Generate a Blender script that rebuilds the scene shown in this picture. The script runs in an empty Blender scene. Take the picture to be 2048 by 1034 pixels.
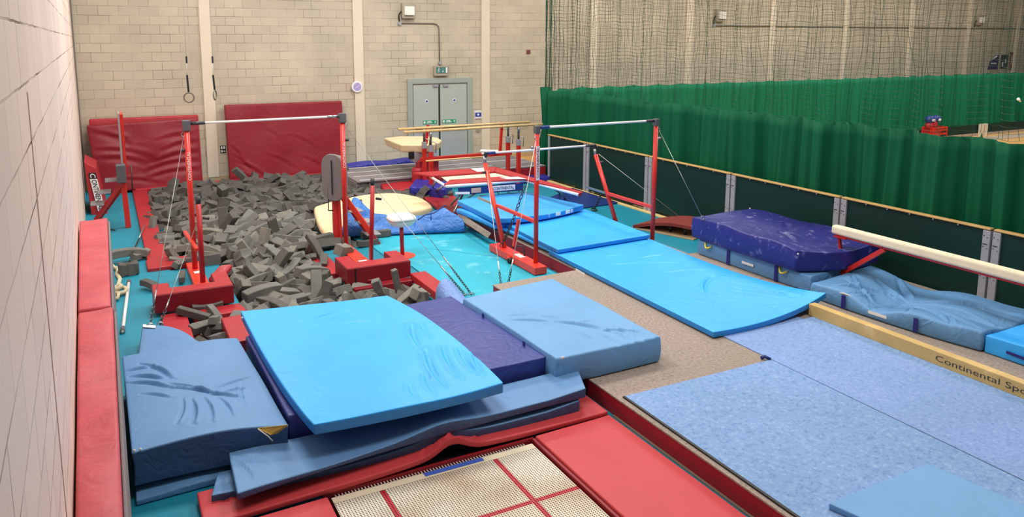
import bpy, math, random
import numpy as np
from mathutils import Vector, Matrix
S = bpy.context.scene
COL = S.collection
# ------------------------------------------------------------------ camera
CF, CX, CY = 1528.0, 985.0, 314.0
PITCH = math.atan(236/1528.); YAW = math.radians(26.9); CH = 3.7
cam = bpy.data.cameras.new('camera'); camo = bpy.data.objects.new('camera', cam); COL.objects.link(camo)
camo.location = (0, 0, CH); camo.rotation_euler = (math.pi/2-PITCH, 0, -YAW)
cam.sensor_width = 36; cam.lens = 36*CF/2048; cam.shift_x = (1024-CX)/2048; cam.shift_y = -(517-CY)/2048
cam.clip_start = 0.02; cam.clip_end = 200
S.camera = camo
# ------------------------------------------------------------------ world, lights, exposure
W = bpy.data.worlds.new('hall_air'); S.world = W; W.use_nodes = True
bg = W.node_tree.nodes['Background']; bg.inputs[0].default_value = (1.0, .97, .93, 1); bg.inputs[1].default_value = 0.24
def area(name, loc, sx, sy, power, col=(1, .965, .92)):
    l = bpy.data.lights.new(name, 'AREA'); l.shape = 'RECTANGLE'; l.size = sx; l.size_y = sy; l.energy = power; l.color = col
    o = bpy.data.objects.new(name, l); o.location = loc; COL.objects.link(o); return o
for lx, ly, pw in [(2, 5, 210), (2, 10.5, 500), (2, 16.5, 470), (7.0, 4, 380), (7.5, 10.5, 500), (7.5, 16.5, 470)]:
    area('hall_light', (lx, ly, 7.6), 2.4, 1.6, pw)
for lx, ly in [(15, 8), (15, 16), (23, 8), (23, 16), (31, 15)]:
    area('hall_light', (lx, ly, 7.8), 3.0, 2.0, 640)
vs = S.view_settings
vs.view_transform = 'Standard'; vs.look = 'None'; vs.gamma = 1; vs.use_curve_mapping = False; vs.exposure = -0.6
# ------------------------------------------------------------------ pixel -> place helpers
sY, cY, sP, cP = math.sin(YAW), math.cos(YAW), math.sin(PITCH), math.cos(PITCH)
FW = (sY*cP, cY*cP, -sP); RT = (cY, -sY, 0); UP = (sY*sP, cY*sP, cP)
def ray(x, y):
    a = (x-CX)/CF; b = -(y-CY)/CF
    return [FW[i]+a*RT[i]+b*UP[i] for i in range(3)]
def P(x, y, z=0.):
    d = ray(x, y); t = (z-CH)/d[2]; return Vector((t*d[0], t*d[1], z))
def PY(x, y, Y):
    d = ray(x, y); t = Y/d[1]; return Vector((t*d[0], Y, CH+t*d[2]))
def PX(x, y, X):
    d = ray(x, y); t = X/d[0]; return Vector((X, t*d[1], CH+t*d[2]))
rnd = random.Random(7)
# ------------------------------------------------------------------ materials
def lin(c):
    return tuple(((v/255.)/12.92 if v/255. <= .04045 else ((v/255.+.055)/1.055)**2.4) for v in c)
MATS = {}
def newmat(name):
    m = bpy.data.materials.new(name); m.use_nodes = True; MATS[name] = m
    nt = m.node_tree; b = nt.nodes['Principled BSDF']; return m, nt, b
def N(nt, t, **kw):
    n = nt.nodes.new(t)
    for k, v in kw.items():
        if k in n.inputs: n.inputs[k].default_value = v
        else: setattr(n, k, v)
    return n
def ramp(nt, src, stops):
    r = nt.nodes.new('ShaderNodeValToRGB'); e = r.color_ramp.elements
    while len(e) < len(stops): e.new(.5)
    for i, (p, c) in enumerate(stops): e[i].position = p; e[i].color = (*c, 1)
    nt.links.new(src, r.inputs[0]); return r.outputs[0]
def mix(nt, fac, a, b, mode='MIX'):
    m = nt.nodes.new('ShaderNodeMix'); m.data_type = 'RGBA'; m.blend_type = mode
    for s, v in ((m.inputs[0], fac), (m.inputs[6], a), (m.inputs[7], b)):
        if hasattr(v, 'links'): nt.links.new(v, s)
        elif isinstance(v, tuple): s.default_value = (*v, 1)
        else: s.default_value = v
    return m.outputs[2]
def mat(name, rgb, rough=.5, var=.12, nscale=2.5, bump=0., bscale=30., metal=0., spec=.5, wrinkle=0., wscale=5., stain=None, sheen=0., coat=0.):
    if name in MATS: return MATS[name]
    m, nt, b = newmat(name); c = lin(rgb)
    co = N(nt, 'ShaderNodeTexCoord').outputs['Object']
    n1 = N(nt, 'ShaderNodeTexNoise', Scale=nscale, Detail=5., Roughness=.6); nt.links.new(co, n1.inputs['Vector'])
    lo = tuple(v*(1-var) for v in c); hi = tuple(min(1, v*(1+var)) for v in c)
    col = ramp(nt, n1.outputs[0], [(.3, lo), (.7, hi)])
    if stain:
        srgb, thr, sc, amt = stain
        n2 = N(nt, 'ShaderNodeTexNoise', Scale=sc, Detail=8., Roughness=.65); nt.links.new(co, n2.inputs['Vector'])
        f = ramp(nt, n2.outputs[0], [(thr, (0, 0, 0)), (min(1, thr+.12), (amt,)*3)])
        col = mix(nt, f, col, lin(srgb))
    nt.links.new(col, b.inputs['Base Color'])
    b.inputs['Roughness'].default_value = rough; b.inputs['Metallic'].default_value = metal
    b.inputs['Specular IOR Level'].default_value = spec
    if sheen: b.inputs['Sheen Weight'].default_value = sheen
    prev = None
    if bump:
        n3 = N(nt, 'ShaderNodeTexNoise', Scale=bscale, Detail=4.); nt.links.new(co, n3.inputs['Vector'])
        bp = N(nt, 'ShaderNodeBump', Strength=bump, Distance=.01); nt.links.new(n3.outputs[0], bp.inputs['Height']); prev = bp
    if wrinkle:
        n4 = N(nt, 'ShaderNodeTexNoise', Scale=wscale, Detail=2., Distortion=1.2); nt.links.new(co, n4.inputs['Vector'])
        r4 = ramp(nt, n4.outputs[0], [(.35, (0, 0, 0)), (.5, (1, 1, 1)), (.65, (.1, .1, .1))])
        b4 = N(nt, 'ShaderNodeBump', Strength=wrinkle, Distance=.02); nt.links.new(r4, b4.inputs['Height'])
        if prev: nt.links.new(prev.outputs[0], b4.inputs['Normal'])
        prev = b4
    if prev: nt.links.new(prev.outputs[0], b.inputs['Normal'])
    return m
def brickmat(name, rgb, mort, axis, zoff=0., strength=.5, patch=.25):
    m, nt, b = newmat(name)
    co = N(nt, 'ShaderNodeTexCoord').outputs['Object']
    sp = N(nt, 'ShaderNodeSeparateXYZ'); nt.links.new(co, sp.inputs[0])
    cb = N(nt, 'ShaderNodeCombineXYZ'); nt.links.new(sp.outputs[axis], cb.inputs[0])
    ad = N(nt, 'ShaderNodeMath', operation='ADD'); ad.inputs[1].default_value = zoff
    nt.links.new(sp.outputs[2], ad.inputs[0]); nt.links.new(ad.outputs[0], cb.inputs[1])
    nd = N(nt, 'ShaderNodeTexNoise', Scale=6., Detail=2.); nt.links.new(cb.outputs[0], nd.inputs['Vector'])
    dv = N(nt, 'ShaderNodeVectorMath', operation='SCALE'); dv.inputs[3].default_value = .012; nt.links.new(nd.outputs[1], dv.inputs[0])
    av = N(nt, 'ShaderNodeVectorMath', operation='ADD'); nt.links.new(cb.outputs[0], av.inputs[0]); nt.links.new(dv.outputs[0], av.inputs[1])
    br = N(nt, 'ShaderNodeTexBrick'); br.offset = .5
    br.inputs['Scale'].default_value = 1.; br.inputs['Brick Width'].default_value = .45; br.inputs['Row Height'].default_value = .225
    br.inputs['Mortar Size'].default_value = .0055; br.inputs['Mortar Smooth'].default_value = .3; br.inputs['Bias'].default_value = 0
    c = lin(rgb); c2 = tuple(v*.9 for v in c); mc = lin(mort)
    br.inputs['Color1'].default_value = (*c, 1); br.inputs['Color2'].default_value = (*c2, 1); br.inputs['Mortar'].default_value = (*mc, 1)
    nt.links.new(av.outputs[0], br.inputs['Vector'])
    # joints are filled with paint in places
    nj = N(nt, 'ShaderNodeTexNoise', Scale=1.1, Detail=3.); nt.links.new(cb.outputs[0], nj.inputs['Vector'])
    fj = ramp(nt, nj.outputs[0], [(.42, (.25, .25, .25)), (.6, (1, 1, 1))])
    mb = N(nt, 'ShaderNodeMath', operation='MULTIPLY'); nt.links.new(br.outputs['Fac'], mb.inputs[0]); nt.links.new(fj, mb.inputs[1])
    n1 = N(nt, 'ShaderNodeTexNoise', Scale=.5, Detail=5., Roughness=.6); nt.links.new(cb.outputs[0], n1.inputs['Vector'])
    br2 = N(nt, 'ShaderNodeTexBrick'); br2.offset = .5
    for k in ('Scale', 'Brick Width', 'Row Height'): br2.inputs[k].default_value = br.inputs[k].default_value
    br2.inputs['Mortar Size'].default_value = 0; br2.inputs['Color1'].default_value = (*c, 1); br2.inputs['Color2'].default_value = (*c2, 1)
    nt.links.new(av.outputs[0], br2.inputs['Vector'])
    col = mix(nt, mb.outputs[0], br2.outputs['Color'], mc)
    g = ramp(nt, n1.outputs[0], [(.3, (1-patch, 1-patch*.96, 1-patch*1.05)), (.65, (1, 1, 1))])
    col = mix(nt, 1., col, g, 'MULTIPLY')
    nt.links.new(col, b.inputs['Base Color']); b.inputs['Roughness'].default_value = .55
    bp = N(nt, 'ShaderNodeBump', Strength=strength, Distance=.008); bp.invert = True
    nt.links.new(mb.outputs[0], bp.inputs['Height'])
    nb = N(nt, 'ShaderNodeTexNoise', Scale=70., Detail=3.); nt.links.new(co, nb.inputs['Vector'])
    bp2 = N(nt, 'ShaderNodeBump', Strength=.12, Distance=.01); nt.links.new(nb.outputs[0], bp2.inputs['Height'])
    nt.links.new(bp.outputs[0], bp2.inputs['Normal']); nt.links.new(bp2.outputs[0], b.inputs['Normal'])
    return m
def specklemat(name, base, light, dark, scale=45., patch=None, rough=.9):
    m, nt, b = newmat(name)
    co = N(nt, 'ShaderNodeTexCoord').outputs['Object']
    n1 = N(nt, 'ShaderNodeTexNoise', Scale=scale, Detail=3., Roughness=.7); nt.links.new(co, n1.inputs['Vector'])
    col = ramp(nt, n1.outputs[0], [(.33, lin(dark)), (.46, lin(base)), (.56, lin(base)), (.7, lin(light))])
    n2 = N(nt, 'ShaderNodeTexNoise', Scale=.9, Detail=3.); nt.links.new(co, n2.inputs['Vector'])
    g = ramp(nt, n2.outputs[0], [(.35, (.9, .93, .9)), (.65, (1, 1, 1))])
    col = mix(nt, 1., col, g, 'MULTIPLY')
    nt.links.new(col, b.inputs['Base Color']); b.inputs['Roughness'].default_value = rough; b.inputs['Specular IOR Level'].default_value = .2
    n3 = N(nt, 'ShaderNodeTexNoise', Scale=160., Detail=2.); nt.links.new(co, n3.inputs['Vector'])
    bp = N(nt, 'ShaderNodeBump', Strength=.35, Distance=.006); nt.links.new(n3.outputs[0], bp.inputs['Height']); nt.links.new(bp.outputs[0], b.inputs['Normal'])
    return m
CHALK = (205, 225, 235)
brickmat('painted_blockwork', (208, 194, 172), (134, 118, 96), 0, 0, .5, .22)
brickmat('painted_blockwork_lit', (242, 220, 206), (120, 92, 76), 1, -.165, .5, .06)  # back wall's paint again, lightened to put the nearby light into it
mat('joint_paint', (188, 156, 142), .6, .08, 6)
mat('cream_paint', (226, 211, 188), .5, .03)
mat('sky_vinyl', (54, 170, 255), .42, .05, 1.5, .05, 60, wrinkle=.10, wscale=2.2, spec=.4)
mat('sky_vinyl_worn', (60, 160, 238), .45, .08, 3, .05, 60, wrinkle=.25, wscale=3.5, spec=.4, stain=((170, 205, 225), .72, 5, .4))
mat('sky_vinyl_shaded', (34, 136, 214), .45, .06, 3)  # same vinyl as the tops, some side shade put into its colour
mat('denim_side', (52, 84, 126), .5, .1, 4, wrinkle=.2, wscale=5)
mat('steel_vinyl', (106, 156, 202), .5, .06, 2, .05, 60, wrinkle=.12, wscale=3, spec=.3, stain=((165, 200, 225), .7, 6, .3))
mat('steel_vinyl_dull', (98, 146, 192), .5, .08, 2, .05, 60, wrinkle=.25, wscale=4, spec=.3)
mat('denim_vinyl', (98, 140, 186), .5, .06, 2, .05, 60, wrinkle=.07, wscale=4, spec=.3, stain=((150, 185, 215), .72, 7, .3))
mat('periwinkle_vinyl', (112, 146, 205), .5, .06, 3, wrinkle=.3, wscale=6)
mat('indigo_vinyl', (50, 62, 134), .42, .08, 2, .05, 40, wrinkle=.15, wscale=4, spec=.4, stain=((130, 130, 190), .74, 6, .25))
mat('navy_vinyl', (38, 40, 116), .42, .12, 2, .05, 40, wrinkle=.15, wscale=3, spec=.4, stain=((170, 170, 215), .58, 6, .5))
mat('navy_flat', (20, 50, 118), .5, .08, 2)
mat('royal_vinyl', (42, 46, 150), .4, .15, 3, wrinkle=.4, wscale=6)
mat('crash_blue', (60, 118, 192), .42, .1, 2.5, .05, 50, wrinkle=.55, wscale=4.5, spec=.4)
mat('red_vinyl', (172, 40, 49), .42, .08, 3, .05, 50, wrinkle=.1, wscale=4, spec=.4)
mat('red_pad', (196, 64, 69), .5, .06, 2, .08, 60, wrinkle=.08, wscale=2, spec=.35, stain=((190, 50, 60), .6, 4, .4))
mat('wall_pad_red', (192, 78, 86), .5, .14, 4, .08, 60, wrinkle=.12, wscale=5, spec=.3, stain=((160, 90, 100), .62, 5, .35))
mat('wine_vinyl', (136, 27, 40), .42, .08, 2, wrinkle=.12, wscale=2, spec=.4)
mat('dark_red', (150, 22, 34), .5, .1, 3)
mat('red_paint', (206, 42, 33), .35, .06, 4, spec=.5)
mat('orange_red_paint', (228, 62, 46), .35, .06, 4)
mat('dark_red_paint', (176, 30, 38), .35, .06, 4)
mat('grey_carpet', (128, 122, 124), .95, .1, 40, .3, 200)
mat('grey_plate', (150, 148, 152), .6, .08, 8)
mat('dark_grey', (88, 88, 92), .8, .1, 8, .2, 80)
mat('foam_grey', (118, 117, 112), .95, .14, 6, .4, 90, spec=.1)
mat('foam_grey_warm', (130, 127, 118), .95, .14, 6, .4, 90, spec=.1)
mat('foam_grey_dark', (98, 96, 92), .95, .14, 6, .4, 90, spec=.1)
mat('foam_cream', (238, 210, 168), .95, .05, 3, .25, 40, spec=.1)
mat('turquoise_floor', (8, 132, 156), .6, .08, 1.2, .08, 90, stain=((60, 165, 180), .62, 2.5, .25))
mat('turquoise_mat', (28, 168, 192), .55, .07, 1.6, .08, 90, stain=((150, 220, 230), .56, 2.2, .45))
specklemat('brown_carpet', (156, 141, 131), (182, 166, 156), (126, 111, 103), 30)
specklemat('blue_carpet', (130, 160, 206), (158, 182, 216), (108, 138, 184), 26)
specklemat('blue_carpet_far', (134, 160, 210), (156, 178, 220), (116, 142, 192), 30)
mat('green_curtain', (0, 84, 54), .7, .06, 1.5, .1, 100, spec=.2)
mat('green_curtain_far', (14, 110, 76), .7, .06, 1.5, .1, 100, spec=.2)
mat('green_net', (22, 66, 44), .8, .05)
mat('green_board', (6, 44, 38), .5, .1, 1.5, spec=.3, stain=((20, 66, 54), .6, 1.5, .4))
mat('galvanised', (160, 160, 166), .5, .06, 10, metal=.15)
mat('oak', (226, 196, 130), .45, .14, 6, .1, 30)
mat('oak_rail', (206, 166, 104), .45, .1, 6)
mat('bar_wood', (214, 180, 122), .45, .12, 6)
mat('beam_suede', (236, 220, 190), .8, .04, 6, .2, 120, spec=.2)
mat('beam_varnish', (206, 172, 106), .4, .16, 3, .08, 30, stain=((226, 200, 150), .6, 3, .5))
mat('vault_leather', (226, 204, 164), .6, .08, 5)
mat('fibre_bar', (232, 226, 222), .35, .05, 8)
mat('white_paint', (232, 232, 232), .4, .03)
mat('white_plastic', (238, 238, 236), .3, .02)
mat('white_label', (232, 232, 230), .5, .02)
mat('black', (22, 22, 24), .5, .1)
mat('steel', (165, 165, 165), .35, .05, 8, metal=.8)
mat('dark_steel', (70, 70, 74), .4, .08, 8, metal=.6)
mat('conduit_grey', (122, 112, 100), .5, .05)
mat('door_grey', (176, 182, 174), .5, .03, 1.5)
mat('door_frame_grey', (160, 166, 158), .5, .03)
mat('kick_steel', (190, 194, 196), .35, .05, metal=.3)
mat('sign_green', (30, 150, 110), .5, .05)
mat('sign_teal', (70, 122, 112), .5, .05)
mat('sign_blue', (50, 60, 150), .5, .05)
mat('lamp_lens', (240, 236, 226), .3, .02)
mat('lamp_body', (170, 158, 140), .5, .05)
mat('maroon_carpet', (128, 48, 40), .9, .08, 30, .2, 150)
mat('ply_edge', (190, 160, 124), .6, .1, 10)
mat('wood_floor', (216, 170, 104), .4, .14, 2)
mat('pinkish_board', (176, 158, 140), .6, .05)
mat('rope_hemp', (200, 190, 158), .9, .1, 40, .4, 80)
mat('yellow_strap', (226, 200, 60), .6, .05)
mat('tear_foam', (214, 172, 80), .9, .15, 12, .3, 40)
mat('navy_strap', (28, 30, 120), .6, .05)
mat('trampoline_web', (222, 212, 190), .7, .05)
mat('cream_bed', (224, 212, 184), .6, .06, 3)
mat('blue_tape', (60, 96, 190), .5, .05)
mat('purple_face', (176, 160, 210), .5, .05)
mat('poster_dark', (60, 56, 66), .5, .4, 30)
mat('poster_purple', (60, 40, 96), .5, .2, 30)
mat('poster_red', (120, 60, 66), .5, .5, 30)
mat('white_cord', (210, 206, 198), .6, .03)
def bedmat():
    m, nt, b = newmat('webbing_bed')
    g = N(nt, 'ShaderNodeTexCoord').outputs['Object']; sp = N(nt, 'ShaderNodeSeparateXYZ'); nt.links.new(g, sp.inputs[0])
    def fr(i, pitch):
        a = N(nt, 'ShaderNodeMath', operation='DIVIDE'); a.inputs[1].default_value = pitch; nt.links.new(sp.outputs[i], a.inputs[0])
        f = N(nt, 'ShaderNodeMath', operation='FRACT'); nt.links.new(a.outputs[0], f.inputs[0])
        c = N(nt, 'ShaderNodeMath', operation='GREATER_THAN'); c.inputs[1].default_value = .5; nt.links.new(f.outputs[0], c.inputs[0]); return c.outputs[0]
    h = N(nt, 'ShaderNodeMath', operation='MULTIPLY'); nt.links.new(fr(0, .0235), h.inputs[0]); nt.links.new(fr(1, .0235), h.inputs[1])
    def band(i, c0, w):
        a = N(nt, 'ShaderNodeMath', operation='SUBTRACT'); a.inputs[1].default_value = c0; nt.links.new(sp.outputs[i], a.inputs[0])
        q = N(nt, 'ShaderNodeMath', operation='ABSOLUTE'); nt.links.new(a.outputs[0], q.inputs[0])
        l = N(nt, 'ShaderNodeMath', operation='LESS_THAN'); l.inputs[1].default_value = w; nt.links.new(q.outputs[0], l.inputs[0]); return l.outputs[0]
    m1 = N(nt, 'ShaderNodeMath', operation='MAXIMUM'); nt.links.new(band(0, -.525, .024), m1.inputs[0]); nt.links.new(band(0, .525, .024), m1.inputs[1])
    m2 = N(nt, 'ShaderNodeMath', operation='MAXIMUM'); nt.links.new(m1.outputs[0], m2.inputs[0]); nt.links.new(band(1, .62, .024), m2.inputs[1])
    n1 = N(nt, 'ShaderNodeTexNoise', Scale=1.3, Detail=3.); nt.links.new(g, n1.inputs['Vector'])
    base = ramp(nt, n1.outputs[0], [(.4, lin((226, 218, 198))), (.62, lin((198, 176, 150)))])
    nt.links.new(mix(nt, m2.outputs[0], base, lin((190, 40, 52))), b.inputs['Base Color']); b.inputs['Roughness'].default_value = .6
    tr = N(nt, 'ShaderNodeBsdfTransparent'); ms = N(nt, 'ShaderNodeMixShader')
    nt.links.new(h.outputs[0], ms.inputs[0]); nt.links.new(b.outputs[0], ms.inputs[1]); nt.links.new(tr.outputs[0], ms.inputs[2])
    nt.links.new(ms.outputs[0], nt.nodes['Material Output'].inputs[0])
bedmat()
# ------------------------------------------------------------------ object helpers
LOC = {}
def tag(o, label=None, cat=None, group=None, kind=None):
    if label: o['label'] = label
    if cat: o['category'] = cat
    if group: o['group'] = group
    if kind: o['kind'] = kind
    return o
def empty(name, loc, label, cat, group=None):
    o = bpy.data.objects.new(name, None); COL.objects.link(o); o.location = loc; o.empty_display_size = .1
    LOC[o.name] = Vector(loc); return tag(o, label, cat, group)
def link(name, verts, faces, m, parent=None, smooth=False, bevel=0., label=None, cat=None, group=None, kind=None, seg=2, origin=None):
    v = np.array([tuple(p) for p in verts], dtype=float)
    if parent is not None: org = LOC[parent.name]
    elif origin is not None: org = Vector(origin)
    else: org = Vector(((v[:, 0].min()+v[:, 0].max())/2, (v[:, 1].min()+v[:, 1].max())/2, v[:, 2].min()))
    v = v-np.array(org)
    me = bpy.data.meshes.new(name); me.from_pydata(v.tolist(), [], [list(f) for f in faces]); me.validate(); me.update()
    mm = m if isinstance(m, (list, tuple)) else [m]
    for q in mm: me.materials.append(MATS[q])
    o = bpy.data.objects.new(name, me); COL.objects.link(o)
    if parent is not None: o.parent = parent; LOC[o.name] = Vector(org)
    else: o.location = org; LOC[o.name] = org
    if smooth: me.shade_smooth()
    if bevel:
        b = o.modifiers.new('bevel', 'BEVEL'); b.width = bevel; b.segments = seg; b.limit_method = 'ANGLE'; b.harden_normals = False
    return tag(o, label, cat, group, kind)
class MB:
    def __init__(s): s.v = []; s.f = []
    def add(s, vs, fs):
        n = len(s.v); s.v += [Vector(p) for p in vs]; s.f += [[i+n for i in f] for f in fs]; return s
    def hexa(s, b, t):  # 4 bottom pts ccw, 4 top pts ccw
        return s.add(list(b)+list(t), [[3, 2, 1, 0], [4, 5, 6, 7], [0, 1, 5, 4], [1, 2, 6, 5], [2, 3, 7, 6], [3, 0, 4, 7]])
    def box(s, x0, x1, y0, y1, z0, z1):
        return s.hexa([(x0, y0, z0), (x1, y0, z0), (x1, y1, z0), (x0, y1, z0)], [(x0, y0, z1), (x1, y0, z1), (x1, y1, z1), (x0, y1, z1)])
    def prism(s, pts, z0, z1):
        n = len(pts); vs = [(p[0], p[1], z0) for p in pts]+[(p[0], p[1], z1) for p in pts]
        return s.add(vs, [list(range(n))[::-1], list(range(n, 2*n))]+[[i, (i+1) % n, n+(i+1) % n, n+i] for i in range(n)])
    def bar(s, a, b, w, h, up=(0, 0, 1)):   # rectangular bar
        a = Vector(a); b = Vector(b); d = (b-a).normalized(); u = Vector(up)
        if abs(d.dot(u)) > .98: u = Vector((0, 1, 0))
        r = d.cross(u).normalized()*w/2; q = r.cross(d).normalized()*h/2
        return s.hexa([a-r-q, a+r-q, a+r+q, a-r+q], [b-r-q, b+r-q, b+r+q, b-r+q])
    def tube(s, pts, r, seg=10, cap=True):
        pts = [Vector(p) for p in pts]; n = len(pts); rs = r if isinstance(r, (list, tuple)) else [r]*n
        ring = []; prev = None
        for i, p in enumerate(pts):
            d = ((pts[min(i+1, n-1)]-p).normalized()+(p-pts[max(i-1, 0)]).normalized())
            if d.length < 1e-6: d = pts[min(i+1, n-1)]-pts[max(i-1, 0)]
            d.normalize()
            if prev is None:
                u = Vector((0, 0, 1)) if abs(d.z) < .9 else Vector((1, 0, 0))
                a = d.cross(u).normalized()
            else: a = (prev-d*prev.dot(d)).normalized()
            prev = a; b = d.cross(a)
            ring.append([p+(a*math.cos(t)+b*math.sin(t))*rs[i] for t in [2*math.pi*k/seg for k in range(seg)]])
        vs = [q for rr in ring for q in rr]; fs = []
        for i in range(n-1):
            for k in range(seg):
                k2 = (k+1) % seg; fs.append([i*seg+k, i*seg+k2, (i+1)*seg+k2, (i+1)*seg+k])
        if cap: fs.append(list(range(seg))[::-1]); fs.append([(n-1)*seg+k for k in range(seg)])
        return s.add(vs, fs)
    def ring(s, c, R, r, ax1, ax2, seg=20, rs=6):
        c = Vector(c); a1 = Vector(ax1).normalized(); a2 = Vector(ax2).normalized(); nn = a1.cross(a2)
        vs = []; fs = []
        for i in range(seg):
            t = 2*math.pi*i/seg; d = a1*math.cos(t)+a2*math.sin(t)
            for k in range(rs):
                f = 2*math.pi*k/rs; vs.append(c+d*(R+r*math.cos(f))+nn*r*math.sin(f))
        for i in range(seg):
            for k in range(rs):
                i2 = (i+1) % seg; k2 = (k+1) % rs; fs.append([i*rs+k, i2*rs+k, i2*rs+k2, i*rs+k2])
        return s.add(vs, fs)
    def lathe(s, c, prof, seg=24, sx=1, sy=1, rot=0):
        c = Vector(c); vs = []; fs = []; n = len(prof); cr, sr = math.cos(rot), math.sin(rot)
        for r, z in prof:
            for k in range(seg):
                t = 2*math.pi*k/seg; x = r*sx*math.cos(t); y = r*sy*math.sin(t)
                vs.append(c+Vector((x*cr-y*sr, x*sr+y*cr, z)))
        for i in range(n-1):
            for k in range(seg):
                k2 = (k+1) % seg; fs.append([i*seg+k, i*seg+k2, (i+1)*seg+k2, (i+1)*seg+k])
        fs.append(list(range(seg))[::-1]); fs.append([(n-1)*seg+k for k in range(seg)])
        return s.add(vs, fs)
    def ball(s, c, r, seg=10):
        pr = [(max(.0005, r*math.sin(math.pi*i/6)), -r*math.cos(math.pi*i/6)) for i in range(7)]
        return s.lathe(c, pr, seg)
    def go(s, name, m, parent=None, **kw): return link(name, s.v, s.f, m, parent, **kw)
def rod(name, pts, r, m, parent=None, seg=10, **kw): return MB().tube(pts, r, seg).go(name, m, parent, smooth=True, **kw)
def chain(name, a, b, m, parent=None, r=.005, L=.05, sag=0., **kw):
    a = Vector(a); b = Vector(b); n = max(3, int((b-a).length/(L*.72))); M = MB()
    pts = [a.lerp(b, i/n)-Vector((0, 0, sag*math.sin(math.pi*i/n))) for i in range(n+1)]
    for i in range(n):
        c = (pts[i]+pts[i+1])/2; d = (pts[i+1]-pts[i]).normalized()
        u = d.cross(Vector((0, 0, 1)) if abs(d.z) < .9 else Vector((1, 0, 0))).normalized(); w = d.cross(u)
        q = u if i % 2 else w; loop = []
        for k in range(10):
            t = 2*math.pi*k/10; loop.append(c+d*math.cos(t)*L*.5+q*math.sin(t)*L*.28)
        loop.append(loop[0]); M.tube(loop, r, 5, False)
    return M.go(name, m, parent, **kw)
def grid1(s, r, n):
    if r <= 0: return list(np.linspace(0, s, n+1))
    e = [0, r*.3, r*.65]; return e+list(np.linspace(r, s-r, n+1))+[s-r*.65, s-r*.3, s]
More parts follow.
